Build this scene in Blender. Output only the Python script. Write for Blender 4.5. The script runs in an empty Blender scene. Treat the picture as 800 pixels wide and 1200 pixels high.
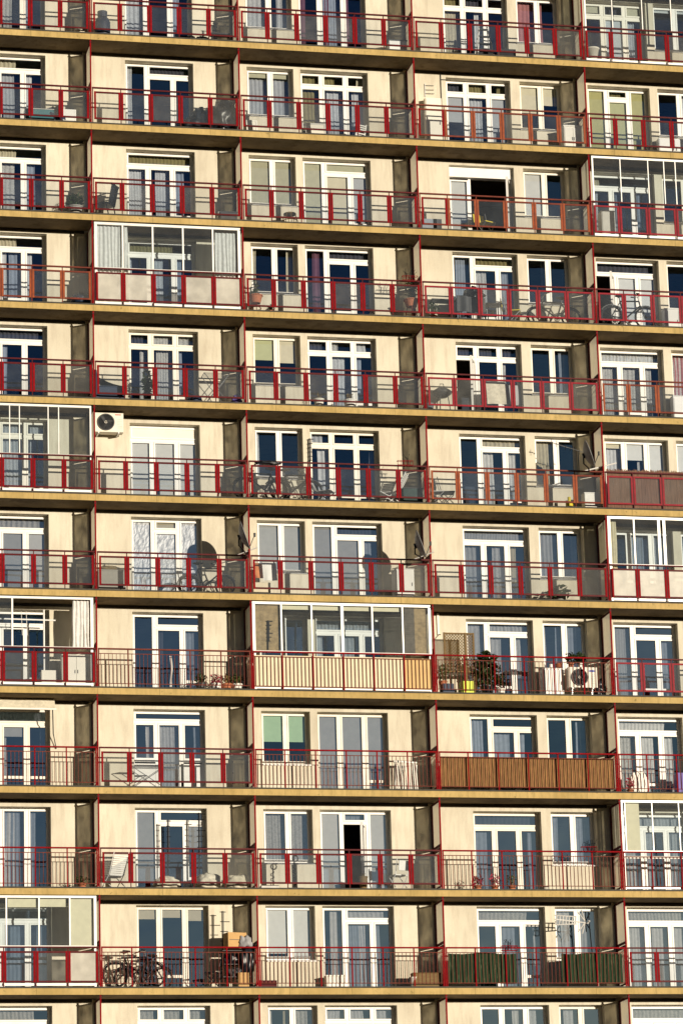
import bpy, math, random
from mathutils import Vector, Matrix, noise
random.seed(7)
R = math.radians
S = bpy.context.scene
COL = S.collection

# ------------------------------------------------------------------ dimensions (metres)
XC = [-4.418, 0.0, 4.418, 9.733, 15.036, 20.34]      # party-wall lines
XL, XR = -8.84, 25.6                                  # ends of the block
SH = 2.8                                              # storey height
ST = 0.215                                             # slab thickness
YW = 1.0                                              # face of the outer wall behind the balconies
WT = 0.40                                             # wall thickness
MOD = 0.886                                           # railing module
GROUND = -41.9
ZOFF = {3: .045, 4: .03, 8: -.02, 9: -.05}
def SB(k): return -SH*k + ZOFF.get(k, 0)              # underside of slab k
def FZ(s): return SB(s) + .2                          # floor of storey s
ROW = ['top', 'second', 'third', 'fourth', 'fifth', 'sixth', 'seventh', 'eighth', 'ninth', 'tenth', 'eleventh', 'bottom']
CN = ['first', 'second', 'third', 'fourth', 'fifth']

# ------------------------------------------------------------------ materials
MATS = {}
def nodes(name):
    m = bpy.data.materials.new(name); m.use_nodes = True
    nt = m.node_tree
    for n in list(nt.nodes): nt.nodes.remove(n)
    out = nt.nodes.new('ShaderNodeOutputMaterial')
    return m, nt, out
def N(nt, t, **kw):
    n = nt.nodes.new(t)
    for k, v in kw.items():
        if k in n.inputs.keys(): n.inputs[k].default_value = v
        else: setattr(n, k, v)
    return n
def ramp(nt, src, stops):
    r = nt.nodes.new('ShaderNodeValToRGB')
    e = r.color_ramp.elements
    while len(e) < len(stops): e.new(.5)
    for el, (p, c) in zip(e, stops):
        el.position = p; el.color = (c[0], c[1], c[2], 1) if len(c) == 3 else c
    nt.links.new(src, r.inputs[0])
    return r.outputs[0]
def c4(c): return (c[0], c[1], c[2], 1)
def mat(name, col, rough=.6, var=.12, scale=6, bump=0., metal=0., bscale=60, spec=.25, stretch=None, dirt=None):
    """principled surface whose colour wanders a little (paint wear, dust)"""
    if name in MATS: return MATS[name]
    m, nt, out = nodes(name); L = nt.links.new
    p = N(nt, 'ShaderNodeBsdfPrincipled', Roughness=rough, Metallic=metal)
    p.inputs['Specular IOR Level'].default_value = spec
    g = N(nt, 'ShaderNodeNewGeometry')
    vec = g.outputs['Position']
    if stretch:
        mp = N(nt, 'ShaderNodeMapping'); mp.inputs['Scale'].default_value = stretch
        L(vec, mp.inputs[0]); vec = mp.outputs[0]
    n1 = N(nt, 'ShaderNodeTexNoise', Scale=scale, Detail=6., Roughness=.6); L(vec, n1.inputs['Vector'])
    a = tuple(max(0, x*(1-var)) for x in col); b = tuple(min(1, x*(1+var)) for x in col)
    c = ramp(nt, n1.outputs[0], [(.3, a), (.7, b)])
    if dirt:
        n2 = N(nt, 'ShaderNodeTexNoise', Scale=dirt[1], Detail=8., Roughness=.7); L(vec, n2.inputs['Vector'])
        f = ramp(nt, n2.outputs[0], [(dirt[2], (0, 0, 0)), (dirt[2]+.14, (1, 1, 1))])
        mx = N(nt, 'ShaderNodeMix', data_type='RGBA', blend_type='MIX')
        L(f, mx.inputs[0]); L(c, mx.inputs[6]); mx.inputs[7].default_value = c4(dirt[0]); c = mx.outputs[2]
    L(c, p.inputs['Base Color'])
    if bump:
        n3 = N(nt, 'ShaderNodeTexNoise', Scale=bscale, Detail=4.); L(g.outputs['Position'], n3.inputs['Vector'])
        bm = N(nt, 'ShaderNodeBump', Strength=bump, Distance=.01); L(n3.outputs[0], bm.inputs['Height']); L(bm.outputs[0], p.inputs['Normal'])
    L(p.outputs[0], out.inputs[0])
    MATS[name] = m
    return m
def cloth(name, col, tr=.45, var=.1, lace=0.):
    """curtain cloth: part diffuse, part translucent; lace lets some light straight through its pattern"""
    if name in MATS: return MATS[name]
    m, nt, out = nodes(name); L = nt.links.new
    g = N(nt, 'ShaderNodeNewGeometry')
    n1 = N(nt, 'ShaderNodeTexNoise', Scale=9., Detail=5.); L(g.outputs['Position'], n1.inputs['Vector'])
    c = ramp(nt, n1.outputs[0], [(.3, tuple(x*(1-var) for x in col)), (.7, tuple(min(1, x*(1+var)) for x in col))])
    d = N(nt, 'ShaderNodeBsdfDiffuse'); t = N(nt, 'ShaderNodeBsdfTranslucent')
    L(c, d.inputs[0]); L(c, t.inputs[0])
    mx = N(nt, 'ShaderNodeMixShader'); mx.inputs[0].default_value = tr
    L(d.outputs[0], mx.inputs[1]); L(t.outputs[0], mx.inputs[2]); o = mx.outputs[0]
    if lace:
        v = N(nt, 'ShaderNodeTexVoronoi', Scale=22.); L(g.outputs['Position'], v.inputs['Vector'])
        f = ramp(nt, v.outputs[0], [(.25, (lace*1.5,)*3), (.5, (lace*.4,)*3)])
        tp = N(nt, 'ShaderNodeBsdfTransparent'); m2 = N(nt, 'ShaderNodeMixShader')
        L(f, m2.inputs[0]); L(o, m2.inputs[1]); L(tp.outputs[0], m2.inputs[2]); o = m2.outputs[0]
    L(o, out.inputs[0]); MATS[name] = m
    return m
def glass(name, tint, refl=.1, film=0., filmcol=(.6, .65, .7), rough=.015, ripple=.02, trans=.4, rcol=(1, 1, 1), gloss=True):
    """flat glazing: clear with a tint, a mirror share that grows at grazing angles, and a film of dust or frosting"""
    if name in MATS: return MATS[name]
    m, nt, out = nodes(name); L = nt.links.new
    g = N(nt, 'ShaderNodeNewGeometry')
    tp = N(nt, 'ShaderNodeBsdfTransparent'); tp.inputs[0].default_value = c4(tint)
    gl = N(nt, 'ShaderNodeBsdfGlossy', Roughness=rough); gl.inputs[0].default_value = c4(rcol)
    n = N(nt, 'ShaderNodeTexNoise', Scale=1.3, Detail=1.); L(g.outputs['Position'], n.inputs['Vector'])
    b = N(nt, 'ShaderNodeBump', Strength=ripple, Distance=.3); L(n.outputs[0], b.inputs['Height']); L(b.outputs[0], gl.inputs['Normal'])
    lw = N(nt, 'ShaderNodeLayerWeight', Blend=.25)
    mr = N(nt, 'ShaderNodeMapRange'); mr.inputs['From Min'].default_value = 0; mr.inputs['From Max'].default_value = 1
    mr.inputs['To Min'].default_value = refl; mr.inputs['To Max'].default_value = 1
    L(lw.outputs['Fresnel'], mr.inputs[0])
    o = tp.outputs[0]
    if film:
        d = N(nt, 'ShaderNodeBsdfDiffuse'); d.inputs[0].default_value = c4(filmcol)
        t2 = N(nt, 'ShaderNodeBsdfTranslucent'); t2.inputs[0].default_value = c4(filmcol)
        dm = N(nt, 'ShaderNodeMixShader'); dm.inputs[0].default_value = trans; L(d.outputs[0], dm.inputs[1]); L(t2.outputs[0], dm.inputs[2])
        n2 = N(nt, 'ShaderNodeTexNoise', Scale=2.5, Detail=6.); L(g.outputs['Position'], n2.inputs['Vector'])
        f = ramp(nt, n2.outputs[0], [(.3, (film*.7,)*3), (.7, (min(1, film*1.3),)*3)])
        mf = N(nt, 'ShaderNodeMixShader'); L(f, mf.inputs[0]); L(o, mf.inputs[1]); L(dm.outputs[0], mf.inputs[2]); o = mf.outputs[0]
    mx = N(nt, 'ShaderNodeMixShader'); L(mr.outputs[0], mx.inputs[0]); L(o, mx.inputs[1]); L(gl.outputs[0], mx.inputs[2])
    L(mx.outputs[0] if gloss else o, out.inputs[0]); MATS[name] = m
    return m
def wall_mat():
    m, nt, out = nodes('render_coat'); L = nt.links.new
    p = N(nt, 'ShaderNodeBsdfPrincipled', Roughness=.9); p.inputs['Specular IOR Level'].default_value = .15
    g = N(nt, 'ShaderNodeNewGeometry'); P = g.outputs['Position']
    n1 = N(nt, 'ShaderNodeTexNoise', Scale=.55, Detail=5.); L(P, n1.inputs['Vector'])
    c = ramp(nt, n1.outputs[0], [(.28, (.56, .515, .41)), (.72, (.72, .675, .55))])
    # rain streaks and patches of grime
    mp = N(nt, 'ShaderNodeMapping'); mp.inputs['Scale'].default_value = (3.2, 3.2, .5); L(P, mp.inputs[0])
    n2 = N(nt, 'ShaderNodeTexNoise', Scale=1.6, Detail=9., Roughness=.72); L(mp.outputs[0], n2.inputs['Vector'])
    f = ramp(nt, n2.outputs[0], [(.46, (0, 0, 0)), (.8, (.75, .75, .75))])
    mx = N(nt, 'ShaderNodeMix', data_type='RGBA'); L(f, mx.inputs[0]); L(c, mx.inputs[6]); mx.inputs[7].default_value = (.40, .34, .26, 1)
    n4 = N(nt, 'ShaderNodeTexNoise', Scale=42., Detail=3.); L(P, n4.inputs['Vector'])
    f4 = ramp(nt, n4.outputs[0], [(.35, (.9, .9, .9)), (.65, (1, 1, 1))])
    m4 = N(nt, 'ShaderNodeMix', data_type='RGBA', blend_type='MULTIPLY'); m4.inputs[0].default_value = 1; L(mx.outputs[2], m4.inputs[6]); L(f4, m4.inputs[7])
    L(m4.outputs[2], p.inputs['Base Color'])
    n3 = N(nt, 'ShaderNodeTexNoise', Scale=70., Detail=5.); L(P, n3.inputs['Vector'])
    b = N(nt, 'ShaderNodeBump', Strength=.3, Distance=.008); L(n3.outputs[0], b.inputs['Height']); L(b.outputs[0], p.inputs['Normal'])
    L(p.outputs[0], out.inputs[0]); MATS['wall'] = m
def edge_mat():
    m, nt, out = nodes('slab_edge_paint'); L = nt.links.new
    p = N(nt, 'ShaderNodeBsdfPrincipled', Roughness=.85); p.inputs['Specular IOR Level'].default_value = .2
    g = N(nt, 'ShaderNodeNewGeometry'); P = g.outputs['Position']
    n1 = N(nt, 'ShaderNodeTexNoise', Scale=1.1, Detail=6.); L(P, n1.inputs['Vector'])
    c = ramp(nt, n1.outputs[0], [(.3, (.40, .28, .10)), (.7, (.54, .39, .16))])
    mp = N(nt, 'ShaderNodeMapping'); mp.inputs['Scale'].default_value = (5., 1., 1.4); L(P, mp.inputs[0])
    n2 = N(nt, 'ShaderNodeTexNoise', Scale=1.5, Detail=10., Roughness=.75); L(mp.outputs[0], n2.inputs['Vector'])
    f = ramp(nt, n2.outputs[0], [(.45, (0, 0, 0)), (.75, (.9, .9, .9))])
    mx = N(nt, 'ShaderNodeMix', data_type='RGBA'); L(f, mx.inputs[0]); L(c, mx.inputs[6]); mx.inputs[7].default_value = (.27, .2, .075, 1)
    # sparse dark spots of moss and spalling
    n5 = N(nt, 'ShaderNodeTexNoise', Scale=7., Detail=6., Roughness=.7); L(P, n5.inputs['Vector'])
    f5 = ramp(nt, n5.outputs[0], [(.6, (0, 0, 0)), (.7, (.85, .85, .85))])
    m5 = N(nt, 'ShaderNodeMix', data_type='RGBA'); L(f5, m5.inputs[0]); L(mx.outputs[2], m5.inputs[6]); m5.inputs[7].default_value = (.1, .085, .03, 1)
    # shutter joints
    sx = N(nt, 'ShaderNodeSeparateXYZ'); L(P, sx.inputs[0])
    mo = N(nt, 'ShaderNodeMath', operation='PINGPONG'); mo.inputs[1].default_value = .88; L(sx.outputs[0], mo.inputs[0])
    f6 = ramp(nt, mo.outputs[0], [(0., (.55, .55, .55)), (.012, (1, 1, 1))])
    m6 = N(nt, 'ShaderNodeMix', data_type='RGBA', blend_type='MULTIPLY'); m6.inputs[0].default_value = 1; L(m5.outputs[2], m6.inputs[6]); L(f6, m6.inputs[7])
    L(m6.outputs[2], p.inputs['Base Color'])
    b = N(nt, 'ShaderNodeBump', Strength=.35, Distance=.01); L(n5.outputs[0], b.inputs['Height']); L(b.outputs[0], p.inputs['Normal'])
    L(p.outputs[0], out.inputs[0]); MATS['edge'] = m
wall_mat(); edge_mat()
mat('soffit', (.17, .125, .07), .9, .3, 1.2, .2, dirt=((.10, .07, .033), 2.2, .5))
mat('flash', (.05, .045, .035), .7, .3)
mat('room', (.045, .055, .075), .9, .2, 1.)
mat('tile', (.2, .17, .14), .7, .2, 5)
mat('red', (.205, .003, .006), .65, .22, 9, .05, spec=.05, dirt=((.10, .012, .008), 14., .64))
mat('bright', (.22, .004, .014), .5, .2, 9, .05, spec=.12, dirt=((.14, .012, .012), 14., .64))
mat('orange', (.24, .046, .006), .6, .3, 7, .05, dirt=((.22, .05, .02), 11., .58))
mat('rust', (.13, .022, .011), .7, .3, 8, .05, dirt=((.12, .03, .015), 14., .58))
mat('dkred', (.075, .002, .004), .5, .25, 9, .05, spec=.12, dirt=((.05, .01, .008), 14., .62))
mat('white', (.80, .79, .76), .35, .05, 3)
mat('ivory', (.79, .755, .67), .5, .06, 3)
mat('alu', (.74, .73, .70), .35, .08, 5, metal=.25)
mat('pvcgrey', (.55, .54, .5), .5, .1)
mat('blind_white', (.74, .73, .69), .8, .05); mat('blind_grey', (.46, .46, .45), .8, .06)
mat('blind_cream', (.72, .64, .45), .8, .06); mat('blind_olive', (.52, .49, .22), .8, .08)
mat('slat_dark', (.13, .105, .08), .7, .3, 8); mat('slat_brown', (.36, .25, .13), .7, .3, 8); mat('blind_sand', (.52, .49, .34), .8, .08); mat('blind_green', (.42, .60, .38), .8, .05); mat('blind_lime', (.56, .56, .30), .8, .05)
mat('foil', (.80, .80, .80), .5, .1, 5, .35, metal=.35, bscale=20)
mat('board', (.76, .72, .62), .6, .05, 2)
glass('pane', (.91, .94, .96), .22, rcol=(.33, .62, .95))
glass('pane_dark', (.88, .92, .96), .15, rcol=(.2, .5, 1.)); glass('pane_bright', (.92, .94, .96), .38, rcol=(.45, .67, .95))  # reflected sky gradient put into the tints: deep blue panes, brighter panes
glass('clear', (.84, .90, .93), .045, .05)
glass('rail_glass', (.88, .91, .94), .035, .055, (.66, .75, .86))
glass('rail_glass_dusty', (.84, .87, .88), .03, .13, (.60, .6, .57))
glass('frost', (.8, .8, .78), .04, .93, (.80, .77, .68), .2)
glass('opal', (.6, .55, .42), .03, .985, (.80, .75, .62), .25, trans=.44, gloss=False)
CUR = {'w': ('white', (.88, .87, .85), .35, 0), 'g': ('grey', (.64, .65, .66), .4, 0), 'b': ('blue grey', (.46, .52, .62), .4, 0),
       'p': ('plum', (.24, .11, .15), .35, 0), 'r': ('pink', (.62, .27, .26), .35, 0), 'y': ('cream', (.80, .71, .50), .4, 0), 'o': ('olive', (.40, .34, .16), .4, 0),
       'l': ('lace', (.82, .80, .75), .4, .2), 'n': ('net', (.87, .88, .89), .4, .12), 'k': ('dark', (.10, .10, .12), .3, 0)}
for k_, (nm_, c_, t_, l_) in CUR.items(): cloth('cur_'+k_, c_, t_, .1, l_)
mat('black_plastic', (.012, .014, .018), .3, .3); mat('bin_bag', (.010, .014, .020), .36, .3, spec=.5)
mat('navy', (.016, .03, .065), .5, .2); mat('darkgrey', (.05, .052, .055), .5, .2); mat('rubber', (.012, .012, .012), .7, .2)
mat('steel', (.45, .45, .45), .35, .1, metal=.8); mat('terracotta', (.42, .15, .075), .8, .15, 12); mat('wood', (.15, .095, .035), .7, .25, 6, .1, stretch=(1, 1, 8))
mat('cardboard', (.50, .31, .13), .85, .1, 4); mat('yellow', (.70, .55, .05), .5, .1); mat('lime', (.62, .72, .08), .5, .1)
mat('grey_box', (.32, .31, .28), .7, .12); mat('greyblue', (.25, .28, .32), .6, .1); mat('bottle_green', (.02, .045, .04), .6, .2); mat('teal', (.04, .16, .19), .4, .1)
mat('leaf', (.035, .06, .018), .6, .4, 20); mat('leaf_light', (.09, .12, .035), .6, .4, 20); mat('dry', (.17, .12, .05), .8, .3, 20)
mat('flower', (.45, .05, .1), .6, .3, 25); mat('purple', (.13, .09, .32), .5, .1); mat('dishgrey', (.30, .30, .31), .45, .1)
mat('soil', (.06, .04, .025), .95, .2); mat('ac_white', (.74, .70, .60), .4, .05); mat('logo_blue', (.05, .08, .35), .5, .05); mat('logo_red', (.5, .03, .03), .5, .05)
mat('bamboo', (.25, .135, .05), .8, .4, 5, .25, stretch=(5, 5, .6), dirt=((.13, .06, .025), 9., .55)); mat('reed', (.17, .095, .065), .9, .45, 5, .3, stretch=(12, 12, .5))
mat('green_cloth', (.018, .04, .018), .9, .35, 4, .3, stretch=(5, 5, .5), dirt=((.16, .18, .10), 6., .58))
mat('cream_sheet', (.66, .57, .40), .5, .08, 2); mat('amber_sheet', (.58, .38, .15), .5, .1, 2)
mat('cloth_white', (.8, .78, .72), .9, .06, 8); mat('bundle', (.62, .57, .45), .9, .2, 8); mat('orange_cloth', (.6, .22, .08), .9, .2, 8)
mat('asphalt', (.06, .06, .06), .9, .25, .3); mat('turf', (.09, .075, .045), .95, .4, .05)

# ------------------------------------------------------------------ mesh builder
class MB:
    def __init__(s): s.v = []; s.f = []; s.m = []; s.ms = []
    def mi(s, name):
        if name not in s.ms: s.ms.append(name)
        return s.ms.index(name)
    def face(s, pts, m):
        b = len(s.v); s.v += [tuple(p) for p in pts]; s.f.append(tuple(range(b, b+len(pts)))); s.m.append(s.mi(m)); return s
    def box(s, x0, x1, y0, y1, z0, z1, m, M=None):
        P = [(x, y, z) for z in (z0, z1) for y in (y0, y1) for x in (x0, x1)]
        if M is not None: P = [tuple(M @ Vector(p)) for p in P]
        b = len(s.v); s.v += P
        for q in ((0, 2, 3, 1), (4, 5, 7, 6), (0, 1, 5, 4), (2, 6, 7, 3), (0, 4, 6, 2), (1, 3, 7, 5)):
            s.f.append(tuple(b+i for i in q)); s.m.append(s.mi(m))
        return s
    def tube(s, path, r, m, n=6):
        path = [Vector(p) for p in path]; rings = []
        for i, p in enumerate(path):
            d = (path[min(i+1, len(path)-1)] - path[max(i-1, 0)]).normalized()
            a = d.cross(Vector((0, 0, 1)) if abs(d.z) < .9 else Vector((1, 0, 0))).normalized(); c = d.cross(a)
            rr = r[i] if isinstance(r, (list, tuple)) else r
            b = len(s.v)
            for k in range(n):
                t = 2*math.pi*k/n; s.v.append(tuple(p + a*math.cos(t)*rr + c*math.sin(t)*rr))
            rings.append(b)
        k_ = s.mi(m)
        for a, b in zip(rings, rings[1:]):
            for k in range(n):
                s.f.append((a+k, a+(k+1) % n, b+(k+1) % n, b+k)); s.m.append(k_)
        s.f.append(tuple(rings[0]+k for k in reversed(range(n)))); s.m.append(k_)
        s.f.append(tuple(rings[-1]+k for k in range(n))); s.m.append(k_)
        return s
    def lathe(s, prof, m, c=(0, 0, 0), n=16, M=None):
        b = len(s.v); k_ = s.mi(m)
        for r, z in prof:
            for k in range(n):
                t = 2*math.pi*k/n; p = Vector((c[0]+r*math.cos(t), c[1]+r*math.sin(t), c[2]+z))
                if M is not None: p = M @ p
                s.v.append(tuple(p))
        for i in range(len(prof)-1):
            for k in range(n):
                s.f.append((b+i*n+k, b+i*n+(k+1) % n, b+(i+1)*n+(k+1) % n, b+(i+1)*n+k)); s.m.append(k_)
        return s
    def ring(s, c, R0, r, m, axis='y', n=28, k=6):
        pts = []
        k_ = s.mi(m); b = len(s.v)
        for i in range(n):
            t = 2*math.pi*i/n
            for j in range(k):
                q = 2*math.pi*j/k; rr = R0 + r*math.cos(q); h = r*math.sin(q)
                p = {'y': (rr*math.cos(t), h, rr*math.sin(t)), 'z': (rr*math.cos(t), rr*math.sin(t), h), 'x': (h, rr*math.cos(t), rr*math.sin(t))}[axis]
                s.v.append((c[0]+p[0], c[1]+p[1], c[2]+p[2]))
        for i in range(n):
            for j in range(k):
                s.f.append((b+i*k+j, b+((i+1) % n)*k+j, b+((i+1) % n)*k+(j+1) % k, b+i*k+(j+1) % k)); s.m.append(k_)
        return s
    def blob(s, c, rad, m, rough=.25, freq=2.5, seed=0, n=14, flat=True):
        b = len(s.v); k_ = s.mi(m)
        for i in range(n+1):
            th = math.pi*i/n
            for j in range(2*n):
                ph = math.pi*j/n
                d = Vector((math.sin(th)*math.cos(ph), math.sin(th)*math.sin(ph), math.cos(th)))
                f = 1 + rough*noise.noise(d*freq + Vector((seed, seed*.7, 0))) + rough*.5*noise.noise(d*freq*3 + Vector((seed, 3, 1)))
                p = Vector((d.x*rad[0], d.y*rad[1], d.z*rad[2]))*f
                if flat: p.z = max(p.z, -rad[2]*.8)
                s.v.append((c[0]+p.x, c[1]+p.y, c[2]+p.z))
        w = 2*n
        for i in range(n):
            for j in range(w):
                s.f.append((b+i*w+j, b+(i+1)*w+j, b+(i+1)*w+(j+1) % w, b+i*w+(j+1) % w)); s.m.append(k_)
        return s
    def leaves(s, c, rad, m, count, size, seed=1):
        rn = random.Random(seed); k_ = s.mi(m)
        for _ in range(count):
            d = Vector((rn.gauss(0, 1), rn.gauss(0, 1), rn.gauss(0, 1))).normalized()*rn.random()**.45
            p = Vector((c[0]+d.x*rad[0], c[1]+d.y*rad[1], c[2]+d.z*rad[2]))
            a = Vector((rn.gauss(0, 1), rn.gauss(0, 1), rn.gauss(0, .6))).normalized(); u = a.cross(Vector((rn.random(), rn.random(), 1))).normalized()
            q = size*(.6+.8*rn.random()); b = len(s.v)
            s.v += [tuple(p - a*q), tuple(p + u*q*.4), tuple(p + a*q), tuple(p - u*q*.4)]
            s.f.append((b, b+1, b+2, b+3)); s.m.append(k_)
        return s
    def sheet(s, fn, nu, nv, m):
        b = len(s.v); k_ = s.mi(m)
        for i in range(nu+1):
            for j in range(nv+1): s.v.append(tuple(fn(i/nu, j/nv)))
        for i in range(nu):
            for j in range(nv):
                a = b+i*(nv+1)+j; s.f.append((a, a+nv+1, a+nv+2, a+1)); s.m.append(k_)
        return s
    def build(s, name, parent=None, bevel=0., smooth=False, loc=None, rz=0):
        me = bpy.data.meshes.new(name); me.from_pydata(s.v, [], s.f)
        for n in s.ms: me.materials.append(MATS[n])
        me.polygons.foreach_set('material_index', s.m)
        if smooth: me.polygons.foreach_set('use_smooth', [True]*len(s.f))
        me.update()
        o = bpy.data.objects.new(name, me); COL.objects.link(o)
        if parent: o.parent = parent
        if loc: o.location = loc
        if rz: o.rotation_euler.z = rz
        if bevel:
            md = o.modifiers.new('edge', 'BEVEL'); md.width = bevel; md.segments = 2; md.limit_method = 'ANGLE'
        return o
def tag(o, label, cat, group=None, kind=None):
    if label: o['label'] = label
    if cat: o['category'] = cat
    if group: o['group'] = group
    if kind: o['kind'] = kind
    return o
def at(b, s, u, y, h=0.): return (XC[b]+u, y, FZ(s)+h)
def thing(name, label, cat, b, s, u, y=.5, rz=0, h=.012, group=None):
    o = bpy.data.objects.new(name, None); COL.objects.link(o); o.empty_display_size = .1
    o.location = at(b, s, u, y, h); o.rotation_euler.z = R(rz)
    return tag(o, label, cat, group)
def copy_tree(o, parent=None):
    c = o.copy(); COL.objects.link(c)
    if parent: c.parent = parent
    for ch in list(o.children): copy_tree(ch, c)
    return c

# ------------------------------------------------------------------ setting
g = MB()
g.sheet(lambda u, v: (-3000+6000*u, -3000+6000*v, GROUND), 12, 12, 'turf')
tag(g.build('ground'), None, None, None, 'structure')
g = MB(); g.box(-200, 200, -32, -20, GROUND, GROUND+.004, 'asphalt')
tag(g.build('road'), None, None, None, 'structure')

# ------------------------------------------------------------------ the building
B = bpy.data.objects.new('apartment_building', None); COL.objects.link(B); B.location = (8, 0, GROUND)
tag(B, 'tall beige concrete apartment block with red balcony railings in long rows', 'apartment building')
OFF = Vector((-8, 0, -GROUND))
def part(mb, name, parent=None, **kw):
    """a part of the building: built in world metres, parented to the building or to one of its parts"""
    o = mb.build(name, parent or B, **kw)
    if parent is None: o.location = OFF
    return o

# balcony floor slabs running into the rooms behind
for k in range(-1, 16):
    z = SB(k); m = MB()
    if k == 15: z0 = GROUND + .003
    m.face([(XL, 0, z), (XR, 0, z), (XR, 0, z+ST-.037), (XL, 0, z+ST-.037)], 'edge')
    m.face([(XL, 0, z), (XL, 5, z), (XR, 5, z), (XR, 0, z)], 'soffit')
    m.face([(XL, 0, z+.2), (XR, 0, z+.2), (XR, 5, z+.2), (XL, 5, z+.2)], 'tile')
    m.box(XL, XR, -.012, .02, z+ST-.037, z+ST+.006, 'flash')
    for x in (XL, XR): m.face([(x, 0, z), (x, 5, z), (x, 5, z+ST-.04), (x, 0, z+ST-.04)], 'edge')
    part(m, 'floor_slab')
m = MB()
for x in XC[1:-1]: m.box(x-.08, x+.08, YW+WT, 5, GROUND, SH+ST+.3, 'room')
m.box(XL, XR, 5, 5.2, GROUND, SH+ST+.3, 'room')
part(m, 'inner_wall')

OPEN = {0: [(1.17, 3.22, 0)], 1: [(1.17, 3.22, 0)], 2: [(.42, 1.84, .86), (2.05, 4.12, 0)], 3: [(1.22, 3.23, 0), (3.52, 4.86, .86)], 4: [(.36, 2.33, 0), (2.58, 4.0, .86)]}
HTOP = 2.42
SPEC = {}   # filled below: (storey, bay, opening) -> layout and cells
def load(txt):
    for ln in txt.strip().splitlines():
        k, v = ln.split(':', 1); s, b, i = k.strip().split('.'); SPEC[int(s), int(b), int(i)] = v.strip()
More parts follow.
